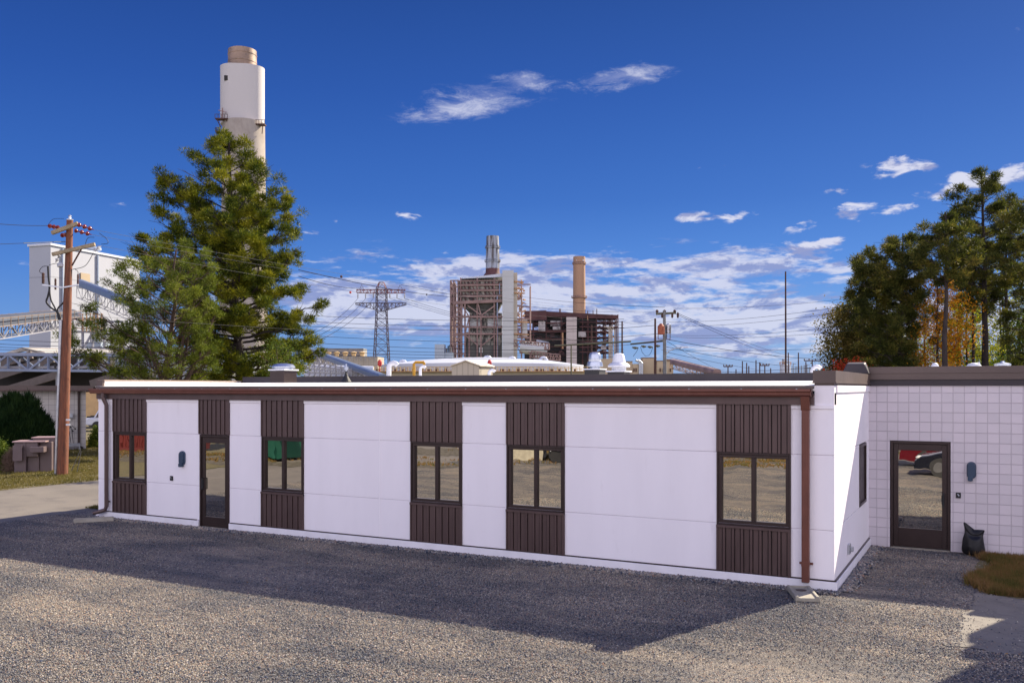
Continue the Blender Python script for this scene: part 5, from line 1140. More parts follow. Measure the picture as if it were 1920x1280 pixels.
mb.hexa([tuple(p + UP * z3(590)) for p in c_] + [tuple(p + UP * z3(565.5)) for p in a]); mb.hexa([tuple(p + UP * z3(668)) for p in [base(x, D3) + FW * d_ * k3 for x, d_ in ((869, 1), (941, 1), (941, 57), (869, 57))]] + [tuple(p + UP * z3(626)) for p in [base(x, D3) + FW * d_ * k3 for x, d_ in ((878, 3), (941, 3), (941, 50), (878, 50))]])
mb.build('hopper', casing_d, b1)
for q_ in ((881, 900, 597, 615, 5, 8), (914, 941, 597, 615, 5, 8), (898, 905, 651, 661, -1, 1)): mb = MB(); blk(mb, *q_); mb.build('pale_panel', shaft_m, b1)
mb = MB(); mb.hexa([tuple(p) for p in (base(864, D3) + UP * z3(522.5), base(942, D3) + UP * z3(519), base(942, D3) + FW * 60 * k3 + UP * z3(519), base(864, D3) + FW * 60 * k3 + UP * z3(522.5), base(866, D3) + UP * z3(521.5), base(942, D3) + UP * z3(512.5), base(942, D3) + FW * 55 * k3 + UP * z3(511), base(880, D3) + FW * 55 * k3 + UP * z3(514))]); mb.build('roof', tank_white, b1)
# exposed steel frame
mb = MB()
cols = (845, 851, 859, 864, 895, 927)
for x in cols:
    ytop = 508 if x < 860 else 522
    for dd in ((-2, 30, 62) if x < 860 else (-2,)): mb.beam(base(x, D3) + FW * dd * k3, base(x, D3) + FW * dd * k3 + UP * z3(ytop + (17 if x > 845 else 18) if x < 860 else 521), .55)
for y in (527, 535, 545, 556): mb.beam(base(858, D3) - FW * 2 * k3 + UP * z3(y), base(942, D3) - FW * 2 * k3 + UP * z3(y - 1), .85 if y != 527 else .5)
for y in (526, 538, 550, 567, 594, 611, 629, 645, 663):
    mb.beam(base(845, D3) - FW * 2 * k3 + UP * z3(y), base(871 if y > 567 else 860, D3) - FW * 2 * k3 + UP * z3(y), .5); mb.beam(base(845, D3) - FW * 2 * k3 + UP * z3(y), base(845, D3) + FW * 62 * k3 + UP * z3(y), .5)
for y, w in ((568, 1.5), (594, .9), (613, .9), (626, .8)): mb.beam(base(850, D3) - FW * 2 * k3 + UP * z3(y), base(942, D3) - FW * 2 * k3 + UP * z3(y - 4 if y == 568 else y), w)
for x0, y0, x1, y1 in ((852, 570, 868, 592), (868, 570, 852, 592), (852, 594, 868, 611), (868, 595, 852, 611), (852, 629, 866, 645), (866, 629, 852, 645), (877, 573, 902, 591), (928, 573, 903, 591), (896, 568, 902, 591), (872, 628, 897, 648), (928, 628, 903, 648), (845, 508 + 18, 851, 540), (851, 540, 845, 556), (852, 648, 868, 665), (866, 572, 880, 594), (880, 594, 872, 626)):
    mb.beam(base(x0, D3) - FW * 2.5 * k3 + UP * z3(y0), base(x1, D3) - FW * 2.5 * k3 + UP * z3(y1), .55)
for x in (866, 872, 880, 902, 932): mb.beam(base(x, D3) - FW * 3 * k3, base(x, D3) - FW * 3 * k3 + UP * z3(570 if x < 880 else 594), .6)
mb.build('steel_frame', rust_pink, b1)
mb = MB()
for x in (864, 871, 879, 886, 893, 908, 916, 923, 934): 
    for y in (529, 537, 547, 558): mb.beam(base(x, D3) - FW * 1.2 * k3 + UP * z3(y), base(x + 3, D3) - FW * 1.2 * k3 + UP * z3(y + 5), .4)
for y in (533, 543, 553): mb.beam(base(858, D3) - FW * 3.5 * k3 + UP * z3(y), base(941, D3) - FW * 3.5 * k3 + UP * z3(y - .7), .22)
for x in range(864, 942, 6): mb.beam(base(x, D3) - FW * 3.3 * k3 + UP * z3(594), base(x, D3) - FW * 3.3 * k3 + UP * z3(589), .2)
mb.build('walkway', rust_dk, b1)
mb = MB(); blk(mb, 931.5, 933.5, 555, 727, -4, -2); blk(mb, 936, 937.5, 532, 552, -4, -2); mb.build('riser_duct', lattice_g, b1)
mb = MB(); blk(mb, 942, 963, 508, 727, -8, 10); mb.build('elevator_shaft', shaft_m, b1)
mb = MB(); blk(mb, 963.02, 970, 511, 727, 0, 22); mb.build('stair_tower', mk('tan_shaft', (.45, .40, .33), .7, var=.05, scale=.1), b1)
# right-hand scaffold
mb = MB(); rs = np.random.RandomState(9)
def px3(x, y, dd): return base(x, D3) + FW * dd * k3 + UP * (z3(y) if y < 727 else 0)
for x, yt in ((967, 528), (978, 535), (994.5, 536)):
    for dd in (2, 26): mb.beam(px3(x, 727, dd), px3(x, yt, dd), .5)
for y in (533, 558, 572, 597, 610, 632):
    mb.beam(px3(964, y, 2), px3(995 if y in (533, 572, 597, 632) else 979, y + (4 if y == 572 else 0), 2), .5); mb.beam(px3(964, y, 26), px3(995 if y > 590 else 979, y, 26), .4)
for x0, y0, x1, y1 in ((964, 560, 978, 540), (964, 580, 978, 600), (978, 575, 965, 600), (964, 640, 978, 665), (994, 665, 980, 634), (964, 545, 978, 558), (966, 612, 978, 632), (978, 612, 966, 632)): mb.beam(px3(x0, y0, 1), px3(x1, y1, 1), .4)
mb.build('scaffold', rust_pink, b1)
mb = MB()
for i in range(70):
    x, y = rs.uniform(964, 982), rs.uniform(526, 632); x2, y2 = x + rs.uniform(-6, 9), y + rs.choice([0, 0, 3, -4]); mb.beam(px3(x, y, rs.uniform(3, 24)), px3(min(x2, 988), y2, rs.uniform(3, 24)), rs.uniform(.25, .7))
for y in (528, 541, 549, 603, 626): mb.beam(px3(964, y, -1), px3(982 if y < 600 else 992, y + 1, -1), .7)
mb.build('pipework', rust_or, b1)
mb = MB(); blk(mb, 979, 989, 598, 632, 6, 22); mb.tube(px3(975, 650, 10), px3(1020, 655, 10), 3.2, n=14); mb.build('duct', shaft_m, b1)
mb = MB(); truss(mb, px3(963, 648, 0), px3(1030, 655, 0), 3.0, 10, .5, FW * 4); truss(mb, px3(996, 669, 0), px3(1050, 676, 0), 3.0, 9, .5, FW * 4); mb.build('access_bridge', rust_pink, b1)
# streaked stack
sc = px3(923, 727, 30); mb = MB(); kS = k3
mb.lathe(sc, [(19 * kS, z3(516)), (17 * kS, z3(512)), (13.5 * kS, z3(507.5)), (13 * kS, z3(498))], 28); mb.build('stack_base', rust_dk, b1, auto=40)
mb = MB(); mb.lathe(sc, [(13 * kS, z3(508)), (13.2 * kS, z3(485)), (12.6 * kS, z3(462)), (11.8 * kS, z3(438)), (10.8 * kS, z3(438))], 32); mb.build('stack', stack_gr, b1, auto=40)
mb = MB()
for y, r in ((460, 14.2), (486, 15)): mb.lathe(sc, [(r * kS, z3(y + 1.2)), (r * kS, z3(y))], 24)
for y, r in ((457, 14.2), (483, 15)):
    for i in range(24): a = i * math.pi / 12; a2 = (i + 1) * math.pi / 12; p = sc + np.array([math.cos(a) * r * kS, math.sin(a) * r * kS, z3(y)]); q = sc + np.array([math.cos(a2) * r * kS, math.sin(a2) * r * kS, z3(y)]); mb.beam(p, q, .15); mb.beam(p, p - UP * .9, .12)
mb.build('stack_platform', stack_gr, b1)
# ------------------------------------------------------------------ burnt boiler house
D4 = 560.0; k4 = D4 / FPX
def P4(x, y, dd=0): return base(x, D4) + FW * dd * k4 + UP * (zz(y, D4) if y < 727 else 0)
def blk4(mb, x0, x1, y0, y1, d0, d1): return blk(mb, x0, x1, y0, y1, d0, d1, D4)
b2 = thing('boiler_house', tuple(base(1070, D4)), 'dark burnt-out boiler house of rusty steel floors with a pale panelled shaft', 'building')
mb = MB(); blk4(mb, 985, 1000, 589, 605, -12, 4); blk4(mb, 1000, 1118, 590, 609, 2, 60); blk4(mb, 984, 1062, 622, 727, 4, 50); blk4(mb, 1020, 1118, 612, 727, 8, 60); mb.build('casing', dark_in, b2)
mb = MB(); mb.hexa([tuple(p) for p in (P4(983, 603, -14), P4(1024, 601, -14), P4(1024, 601, 6), P4(983, 603, 6), P4(983, 584, -14), P4(1024, 583, -14), P4(1024, 583, 6), P4(983, 584, 6))]); mb.hexa([tuple(p) for p in (P4(1024.2, 594, -6), P4(1158, 596, -6), P4(1158, 596, 40), P4(1024.2, 594, 40), P4(1024.2, 584, -6), P4(1158, 591, -6), P4(1158, 591, 40), P4(1024.2, 585, 40))]); blk4(mb, 985, 1062, 619, 623.5, -8, 2); mb.build('roof_girder', rust_dk, b2)
mb = MB(); rs = np.random.RandomState(12)
xs = [1000, 1024, 1052, 1092, 1102, 1118, 1135, 1147, 1158]
for x in xs:
    for dd in (-6, 18, 40): mb.beam(P4(x, 727, dd), P4(x, 590, dd), .55)
for y in (596, 604, 613, 622, 632, 641, 651, 660):
    for dd in (-6, 18, 40): mb.beam(P4(1086, y, dd), P4(1158 if y < 614 else 1147, y + .5, dd), .7)
for y in (606, 620, 636, 650): mb.beam(P4(986, y, -8), P4(1062, y, -8), .6)
for i in range(150):
    x = rs.uniform(1088, 1146); y = rs.uniform(596, 664); mb.beam(P4(x, y, rs.uniform(-6, 40)), P4(min(x + rs.uniform(2, 14), 1158), y + rs.choice([0, 0, 0, 4, -4, 8]), rs.uniform(-6, 40)), rs.uniform(.2, .7))
for i in range(40):
    x = rs.uniform(990, 1060); y = rs.uniform(606, 668); mb.beam(P4(x, y, -9), P4(x + rs.uniform(2, 10), y + rs.choice([0, 4, -4]), -9), rs.uniform(.2, .6))
for x in (1049, 1051, 1097, 1102, 1112, 1119): mb.beam(P4(x, 590, 0), P4(x, rs.uniform(577, 583), 0), .4)
mb.build('steel_frame', rust_dk, b2)
mb = MB(); blk4(mb, 1061, 1080, 596, 727, -20, -8); mb.build('shaft', mk('pinkish_panel_shaft', (.50, .43, .41), .6, var=.06, scale=.1, seams=((2, 5, .2), (0, 4, .15))), b2)
dirty = mk('dirty_panel', (.38, .35, .35), .7, var=.2, scale=.15, rgb2=(.14, .12, .12), thresh=(.35, .5))
for q_ in ((1009, 1022, 603, 621, -11, -8.5), (1032, 1054, 601, 612, -2, 1), (1084, 1098, 622, 632, -8, -6.5), (1126, 1136, 648, 656, -8, -6), (1036, 1050, 613, 619, -10, -8.5)): mb = MB(); blk4(mb, *q_); mb.build('pale_panel', dirty, b2)
mb = MB(); blk4(mb, 1018, 1020, 600, 620, -10, -8); blk4(mb, 1053, 1056, 624, 655, -10, -8.2); blk4(mb, 1100.5, 1101.7, 592, 600, -8, -7); mb.build('orange_column', rust_or, b2)
mb = MB()
for x, r in ((1141, 1.9), (1146, 1.2), (1151, 1.3), (1143.5, 1.3)): mb.path([P4(x, 727, -12), P4(x, 620, -12), P4(x - 4, 614, -12), P4(x - 10, 613, -12)], r * k4 * .8, 8)
mb.build('vertical_pipe', mk('pale_pipe', (.42, .36, .30), .5, .3), b2)
mb = MB(); mb.tube(P4(1003, 650, -16), P4(1026, 655, -16), 4.5, n=16); blk4(mb, 1000, 1022, 655, 700, -18, -6); mb.build('duct', shaft_m, b2)
# tan stack
D5 = 640.0; k5 = D5 / FPX; sc = base(1086, D5); z5 = lambda y: zz(y, D5)
ts = thing('chimney', tuple(sc), 'tan cylindrical chimney with two ringed platforms behind the burnt boiler house', 'chimney')
mb = MB(); mb.lathe(sc, [(12.5 * k5, 0), (11.8 * k5, z5(590)), (11.2 * k5, z5(484)), (11.2 * k5, z5(481.5)), (10.3 * k5, z5(481.5))], 36); mb.build('shaft', stack_tan, ts, auto=40)
for y, r in ((495, 12.8), (558, 14.5)):
    mb = MB(); mb.lathe(sc, [(r * k5, z5(y + .8)), (r * k5, z5(y))], 28)
    for i in range(28): a = i * math.pi / 14; a2 = (i + 1) * math.pi / 14; p = sc + np.array([math.cos(a) * r * k5, math.sin(a) * r * k5, z5(y - 3)]); q = sc + np.array([math.cos(a2) * r * k5, math.sin(a2) * r * k5, z5(y - 3)]); mb.beam(p, q, .2); mb.beam(p, p - UP * 1.2, .15)
    mb.build('ring_platform', rust_pink, ts)
for x, y in ((1080, 489), (1092, 489)): q = sc + RT * (x - 1086) * k5 - FW * 9.9 * k5; mb = MB(); mb.obox(q, RT, FW, .8, .8, z5(y + 1.5), z5(y - 1)); mb.build('light_box', white_pt, ts)
# ------------------------------------------------------------------ cream buildings to the right
cb_ = thing('service_building', tuple(base(1215, 260)), 'low cream flat-roofed service building between the burnt boiler house and the utility poles', 'building'); D6 = 260.0
mb = MB()
for x0, x1, y0, dd in ((1160, 1186, 678, 0), (1186, 1206, 682, -3), (1206, 1232, 671, 6), (1232, 1262, 677, 0), (1250, 1264, 674, 8), (1120, 1160, 672, 12)): blk(mb, x0, x1 - .1, y0, 727, dd, dd + 26, D6)
mb.build('wall', cream, cb_)
mb = MB()
for x0, x1, y0, dd in ((1160, 1186, 678, 0), (1206, 1232, 671, 6), (1232, 1262, 677, 0), (1250, 1264, 674, 8)): blk(mb, x0 - .5, x1 + .4, y0 - 1.2, y0, dd - 1, dd + 27, D6)
mb.build('roof_edge', mk('brown_roof_edge', (.16, .09, .07), .7), cb_)
for x in (1187, 1191, 1236, 1242, 1255):
    mb = MB(); blk(mb, x, x + 2.4, 690, 697, -4, -3, D6); mb.build('window', dark_pole, cb_)
mb = MB()
for x in (1199, 1203): q = base(x, D6) - FW * 5 * D6 / FPX; mb.path([q, rel(q, dz=zz(680, D6)), rel(q - RT * 1.2, dz=zz(675, D6))], .35, 8)
mb.build('flue_pipe', steel_lt, cb_)
conveyor('rusty covered conveyor sloping down right behind the utility poles', at(1262, 682, 250), at(1345, 703, 200), 1.8, 1.4, rust_pink, rust_or, 12, 1.2)
# ------------------------------------------------------------------ poles on the right
def upole(x, ytop, d, r, mat, label, lean=0.0, nm='utility_pole', extra=None, cat='utility pole'):
    b = base(x, d); t = at(x + lean, ytop, d); o = thing(nm, tuple(b), label, cat)
    mb = MB(); mb.path([b, t], [r, r * .65], 10); mb.build('pole_shaft', mat, o, auto=60)
    if extra: extra(o, b, t, d)
    return o
def ex_main(o, b, t, d):
    kd = d / FPX; Z = lambda y: zz(y, d); Q = lambda x, y, dd=0: at(x, y, d + dd)
    mb = MB(); mb.beam(Q(1230, 588.5), Q(1267.5, 586.5), .16, .18); mb.build('crossarm', green_pole, o)
    for x in (1232, 1246, 1265): mb = MB(); mb.lathe(Q(x, 587), [(.04, 0), (.13, .1), (.13, .22), (.06, .3)], 8); mb.build('insulator', dark_pole, o)
    for x in (1241.5, 1260.5, 1271): mb = MB(); mb.lathe(Q(x, 596), [(.05, 0), (.10, .1), (.10, .4), (.04, .5)], 8); mb.build('cutout', dark_pole, o)
    mb = MB(); q = Q(1239.5, 627, -.4); mb.lathe(q, [(.28, 0), (.30, .03), (.30, .72), (.22, .80), (.1, .95)], 16); mb.build('transformer_can', mk('rusted_can', (.36, .10, .05), .7, var=.2, scale=3), o)
    mb = MB(); q = Q(1253, 625, .3); mb.lathe(q, [(.24, 0), (.26, .03), (.26, .75), (.1, .85)], 16); mb.build('transformer_can', steel_lt, o)
    mb = MB()
    for x0, x1 in ((1234, 1245), (1250, 1256.5)):
        mb.beam(Q(x0, 636), Q(x1, 636), .06); mb.beam(Q(x0, 636), Q(x0, 613), .05); mb.beam(Q(x1, 636), Q(x1, 613), .05)
    mb.build('can_bracket', dark_pole, o)
    mb = MB(); mb.path([Q(1249, 663), Q(1256, 657), Q(1266, 652.5), Q(1276, 651.5)], .05, 8); mb.build('lamp_arm', steel_lt, o)
    mb = MB(); a = Q(1276, 651.5); mb.hexa([tuple(a + RT * p + FW * q + UP * r) for p, q, r in ((0, -.15, -.1), (.75, -.15, -.02), (.75, .15, -.02), (0, .15, -.1), (.05, -.12, .08), (.6, -.1, .1), (.6, .1, .1), (.05, .12, .08))]); mb.build('lamp_head', steel_lt, o)
upole(1247.5, 582, 78, .20, grey_pole, 'grey utility pole with crossarm, two transformer cans and a street lamp', lean=-2, extra=ex_main)
upole(1228.5, 597, 82, .14, dark_pole, 'plain dark pole just left of the pole with transformer cans', lean=0)
upole(1166.5, 602, 100, .13, dark_pole, 'plain dark pole beside the right edge of the burnt boiler house')
upole(1109, 609, 105, .13, dark_pole, 'dark slender pole in front of the burnt boiler house, behind the twin roof vents')
upole(1071, 646, 60, .07, green_pole, 'short greenish pole between the white tank and the roof vents')
upole(1473.5, 509, 88, .11, dark_pole, 'very tall plain dark mast standing alone right of the utility poles', lean=-.5, nm='mast', cat='mast')
mb = MB(); a = at(1084, 641, 95); b = at(1262, 644, 82); q = base(1170, 90)
mb.tube(at(1040, 648, 100), at(1183, 640, 95), .09); mb.tube(at(1183, 645, 95), at(1243, 639, 82), .09)
tag(mb.build('strut_beam', green_pole, origin=tuple(q)), 'long horizontal wooden spreader beam hung between the dark poles', 'beam')
for i, (x0, x1, y) in enumerate(((1185, 1197, 651), (1202, 1212, 648.5), (1214, 1224, 649.5), (1228, 1238, 647.5))):
    mb = MB(); mb.path([at(x0, y, 86), at((x0 + x1) / 2, y + 1.2, 86), at(x1, y + 1, 86)], [.05, .14, .05], 8); tag(mb.build('strain_insulator', green_pole, origin=tuple(at(x0, y, 86))), ['leftmost', 'second from left', 'third from left', 'rightmost'][i] + ' strain insulator hanging under the spreader beam', 'insulator', 'strain insulators under the spreader beam')
# distant poles and substation
far = [(1365, 685, 1, 250), (1392, 677, 0, 250), (1400, 680, 0, 250), (1404, 686, 0, 240), (1417.5, 675, 0, 260), (1424.5, 679, 0, 250), (1434, 683, 1, 230), (1478, 661, 0, 180), (1497, 661, 0, 180), (1511, 678, 0, 220), (1523, 674, 1, 130), (1380, 692, 0, 260), (1445, 690, 0, 260)]
labs = ['far short pole with crossarm, leftmost of the distant row', 'far thin pole, second of the distant row', 'far thin pole close beside another in the distant row', 'far stubby pole in the distant row', 'far lamp-like pole in the middle of the distant row', 'far thin pole right of the distant lamp-like pole', 'far short pole with crossarm, left of the white tower tank', 'far thin pole right behind the tall mast', 'far thin pole rising right of the white tower tank', 'far thin post in the substation', 'far pole with a wide crossarm near the red bush', 'very short far post near the left end of the distant row', 'very short far post left of the white tower tank']
for (x, y, arm, d), lab in zip(far, labs):
    o = thing('distant_pole', tuple(base(x, d)), lab, 'pole', 'distant poles on the horizon'); mb = MB(); mb.path([base(x, d), at(x, y, d)], [d * .0009, d * .0006], 6); mb.build('pole_shaft', dark_pole, o)
    if arm:
        mb = MB(); w = 8 if d > 200 else 15; mb.beam(at(x - w, y + 2, d), at(x + w, y + 2, d), d * .0012)
        for t in (-1, -.4, .4, 1): mb.beam(at(x + w * t, y + 2, d), at(x + w * t, y - 1.5, d), d * .001)
        mb.build('crossarm', dark_pole, o)
ss_ = thing('substation', tuple(base(1530, 240)), 'low fenced substation of thin grey posts and beams on the horizon', 'substation'); mb = MB(); rs = np.random.RandomState(2)
for i in range(16): x = 1482 + i * 5.2; y = rs.uniform(680, 692); mb.beam(base(x, 240), at(x, y, 240), .16); mb.beam(at(x, y + 2, 240), at(x + 5, y + 2, 240), .12)
for y in (691, 695): mb.beam(at(1480, y, 240), at(1565, y, 240), .2)
mb.build('busbar_frame', grey_pole, ss_)
wt = thing('tower_tank', tuple(base(1472, 200)), 'small white tower tank with railing behind the tall mast', 'tank'); mb = MB(); q = base(1472.5, 200); kk = 200 / FPX
mb.lathe(q, [(10 * kk, 0), (10 * kk, zz(684, 200)), (7 * kk, zz(682.5, 200))], 20); mb.build('tank_body', tank_white, wt, auto=40)
mb = MB(); mb.obox(q - RT * 5 * kk - FW * 1, RT, FW, 5 * kk, 1.5, zz(683, 200), zz(673, 200)); mb.build('tank_hatch', shaft_m, wt)
mb = MB()
for i in range(16): a = i * math.pi / 8; p = q + np.array([math.cos(a), math.sin(a), 0]) * 10.5 * kk; p2 = q + np.array([math.cos(a + math.pi / 8), math.sin(a + math.pi / 8), 0]) * 10.5 * kk; mb.beam(p + UP * zz(684, 200), p + UP * zz(679, 200), .1); mb.beam(p + UP * zz(679, 200), p2 + UP * zz(679, 200), .1)
mb.build('railing', rust_or, wt)
# ------------------------------------------------------------------ wires
def wire(a, b, label, r=.012, sag=.0, mat=None, n=12, group=None):
    a, b = at(*a), at(*b); L = np.linalg.norm(b - a); pts = []
    for i in range(n + 1): t = i / n; p = a + (b - a) * t; pts.append(p - UP * (4 * sag * t * (1 - t)))
    mb = MB(); mb.path(pts, r, 5, cap=False); return tag(mb.build('power_line', mat or wire_m, origin=tuple(a)), label, 'wire', group)
wire((176, 431, 33), (1246, 586, 78), 'upper bright wire running right from the top crossarm of the reddish pole', .006, .55, wire_lt)
wire((172, 440, 34), (1232, 587, 78), 'second wire from the top crossarm of the reddish pole, just below the upper one', .006, .6, wire_lt)
wire((178, 459, 34), (1240, 604, 78), 'third wire from the lower crossarm of the reddish pole across the pine', .006, .75, wire_lt)
wire((136, 590, 33), (1247, 636, 78), 'pale low wire crossing the trees at the height of the conveyor', .006, .4, wire_lt)
wire((-60, 414, 28), (88, 423, 34.7), 'wire entering from the left edge to the top insulators of the reddish pole', .010, .05)
wire((44, 456, 31), (122, 453, 33.8), 'short bright guy rod pointing left from the reddish pole', .016, 0, wire_lt)
wire((-60, 460, 24), (44, 456, 31), 'thin wire from the left edge to the bright guy rod', .008, 0)
for y0, y1, d, s in ((634, 645, 60, .1), (642, 652, 60, .1), (648, 657, 64, .1), (653, 660, 66, .1)):
    wire((-60, y0, d), (330, y1, d + 10), {634: 'highest', 642: 'second', 648: 'third', 653: 'lowest'}[y0] + ' of the four dark wires crossing the white wall above the shed roof', .016, s)
hw = [(489, 572, 595, .05, 'uppermost thin wire sloping down to the right past the pylon top'), (522, 594, 610, .05, 'second thin wire sloping down past the pylon crossarm')]
wire((560, 506, 200), (900, 557, 470), 'upper thick line with marker balls passing over the pylon peak', .09, 2)
wire((560, 518, 200), (680, 540, 400), 'left earth wire reaching the pylon bracket from the left', .08, 1)
wire((752, 534, 400), (1160, 585, 600), 'right earth wire running from the pylon to the burnt boiler house', .09, 3)
for i, (x, y, d, lab) in enumerate(((640, 518.5, 268, 'dark marker ball on the line left of the pylon'), (657, 548, 300, 'red marker ball left of the pylon'), (800, 552, 430, 'grey marker ball on the line right of the pylon'))):
    mb = MB(); mb.lathe(at(x, y, d), [(.02, -.3), (.22, -.2), (.3, 0), (.22, .2), (.02, .3)], 12) if False else mb.lathe(at(x, y, d), [(.05, -.42), (.3, -.3), (.42, 0), (.3, .3), (.05, .42)], 12); tag(mb.build('marker_ball', red_m if i == 1 else dark_pole, origin=tuple(at(x, y, d))), lab, 'marker ball')
names = ['first', 'second', 'third', 'fourth', 'fifth', 'sixth']
for i, x in enumerate(arm_x):
    if i < 3: wire((x, 559.5, 400), (545 + i * 14, 642 + i * 3, 230), names[i] + ' conductor from the left, descending from the pylon to the pine', .07, 2.5)
    else: wire((x, 559.5, 400), (930 + i * 40, 606 + i * 8, 520), names[i - 3] + ' conductor on the right side, descending from the pylon to the boiler houses', .08, 2.5)
for i, (y0, y1) in enumerate(((590.5, 598), (602, 608.5), (611, 614), (628, 641), (641, 655), (650, 660), (657, 662), (663, 668))):
    wire((560, y0, 150), (1170, y1, 160), names[i] + ' level wire from the top crossing low behind the pylon foot' if i < 6 else ['seventh', 'eighth'][i - 6] + ' level wire, low behind the pylon foot above the white tank', .035, .6)
rw = [((1247, 604, 78), (1600, 571, 60), 'upper of two wires rising right from the transformer pole'), ((1247, 612, 78), (1600, 581, 60), 'lower of two wires rising right from the transformer pole'),
      ((1247, 628, 78), (1600, 609, 62), 'upper of the middle pair of wires running to the wood'), ((1247, 631, 78), (1600, 619, 62), 'lower of the middle pair of wires running to the wood'),
      ((1272, 588, 78), (1480, 668, 180), 'upper thin wire fanning down right from the crossarm tip'), ((1266, 588, 78), (1478, 676, 180), 'lower thin wire fanning down right from the crossarm tip'),
      ((1250, 636, 78), (1600, 674, 110), 'thick black cable sagging right from the transformer pole'), ((1251, 640, 78), (1365, 700, 240), 'steep thin wire falling right from the transformer pole'),
      ((1249, 650, 78), (1523, 690, 130), 'low wire toward the distant wide crossarm'), ((1249, 660, 78), (1470, 698, 200), 'lower wire toward the white tower tank'), ((1249, 668, 78), (1400, 700, 250), 'lowest wire falling to the far poles'),
      ((1228, 598, 82), (1166, 603, 100), 'short wire between the two plain dark poles'), ((1166, 604, 100), (900, 590, 160), 'wire from the plain dark pole left across the burnt boiler house'), ((1228, 610, 82), (860, 628, 160), 'second wire from the dark poles left across the boiler houses'),
      ((1240, 625, 82), (840, 648, 160), 'third wire left across both boiler houses'), ((1240, 640, 82), (960, 655, 140), 'fourth wire left across the burnt boiler house base'), ((1246, 576, 78), (960, 553, 160), 'high thin wire left of the crossarm pole in front of the tan chimney'), ((1262, 578, 78), (1620, 556, 80), 'faint highest wire right of the crossarm pole'), ((1240, 656, 100), (1640, 648, 120), 'faint level wire low in the sky toward the wood'), ((1260, 700, 120), (1920, 660, 60), 'faint wire crossing the foot of the wood')]
for a, b, lab in rw: wire(a, b, lab, .024 if 'thick' in lab else .012 if max(a[2], b[2]) < 120 else .020, .5 if 'thick' in lab else .3)
mb = MB(); mb.path([at(x, y, 86) for x, y in ((1201, 650), (1204, 660), (1210, 667), (1217, 666), (1221, 660), (1224, 651))], .02, 5); tag(mb.build('jumper_cable', wire_m, origin=tuple(at(1212, 660, 86))), 'drooping black jumper loop between two strain insulators', 'wire')
mb = MB(); mb.path([at(x, y, 86) for x, y in ((1197, 652), (1193, 660), (1187, 668))], .02, 5); tag(mb.build('jumper_cable', wire_m, origin=tuple(at(1192, 660, 86))), 'short jumper wire hanging left of the drooping loop', 'wire')
# ------------------------------------------------------------------ seen in the windows and door: the yard behind the photographer
def car(name, fx, ny, paint, label, cat, L=4.7, H=1.5, W=1.82, van=False):
    """side view along +X, nose toward -X, near side at Y=ny (facing the buildings)"""
    o = thing(name, (fx + 1.4, ny - W / 2, 0), label, cat, None); x0 = fx - .9
    if van: top = [(0, .35), (.02, .75), (.25, .92), (1.05, 1.08), (1.85, H - .06), (2.3, H), (4.3, H), (4.75, H - .12), (4.85, 1.0), (4.9, .4)]
    else: top = [(0, .38), (.02, .62), (.2, .74), (1.25, .93), (2.0, H - .08), (2.5, H), (3.2, H - .03), (4.1, 1.05), (4.65, .98), (4.72, .45)]
    prof = [(x0 + a, z) for a, z in top]; V = []; n = len(prof)
    rows = [(0.0, .93, .25), (.06, 1.0, 0), (1 - .06, 1.0, 0), (1.0, .93, .25)]
    mb = MB()
    ys = [ny, ny - .08, ny - W + .08, ny - W]
    for j, y in enumerate(ys):
        for i, (x, z) in enumerate(prof):
            hi = max(0, z - .95) / (H - .95); inn = hi * .22
            yy = y + (-inn if j < 2 else inn); V.append((x, yy, z - (.05 if j in (0, 3) else 0)))
        for i in range(n): x = x0 + (4.85 if van else 4.7) * (1 - i / (n - 1)) ; V.append((x, y, .26))
    F = []; m = 2 * n
    for j in range(3):
        for i in range(m): F.append((j * m + i, j * m + (i + 1) % m, (j + 1) * m + (i + 1) % m, (j + 1) * m + i))
    F.append(tuple(range(m))[::-1]); F.append(tuple(3 * m + i for i in range(m))); mb.add(V, F); b = mb.build('body', paint, o, auto=35)
    for wx in (fx, fx + (2.95 if van else 2.8)):
        mb = MB(); mb.tube((wx, ny - .22, .33), (wx, ny + .015, .33), .335, n=28); w = mb.build('wheel', black_m, o, auto=40)
        mb = MB(); mb.tube((wx, ny - .05, .33), (wx, ny + .02, .33), .2, n=24); rim_m = MATS.get('alloy_rim') or mk('alloy_rim', (.16, .16, .17), .35, .6)
        r_ = mb.build('rim', rim_m, w); mb = MB()
        for k_ in range(5): a = k_ * 1.2566; mb.beam((wx, ny + .026, .33), (wx + math.cos(a) * .19, ny + .026, .33 + math.sin(a) * .19), .05, .02)
    mb = MB(); z0 = .98; pts = [(x0 + (1.45 if van else 1.75), z0), (x0 + (2.05 if van else 2.2), H - .14), (x0 + (4.3 if van else 3.1), H - .14), (x0 + (4.6 if van else 3.7), z0)]
    mb.prism([(x, ny - .03 - max(0, z - .95) * .38, z) for x, z in pts], (0, .02, 0)); mb.build('side_window', glass_m, o)
    mb = MB(); mb.lathe((x0 + .16, ny - .16, .68 if not van else .78), [(.02, -.09), (.11, -.05), (.13, .02), (.05, .09)], 14, .8); mb.build('headlight', mk('headlight_' + name, (.85, .85, .8), .1, .3), o)
    return o
paint_r = mk('red_car_paint', (.09, .004, .006), .2, .3, var=.05); paint_k = mk('black_car_paint', (.006, .007, .012), .15, .2, var=.05)
car('parked_car', -1.58, 3.26, paint_k, 'black parked car reflected in the glass of the block building door', 'car')
car('parked_minivan', -2.37, -.9, paint_r, 'dark red parked minivan reflected in the glass of the block building door', 'minivan', H=1.75, van=True)
ct = thing('shipping_container', (-38, -1, 0), 'red corrugated shipping container reflected in the leftmost annex window', 'container')
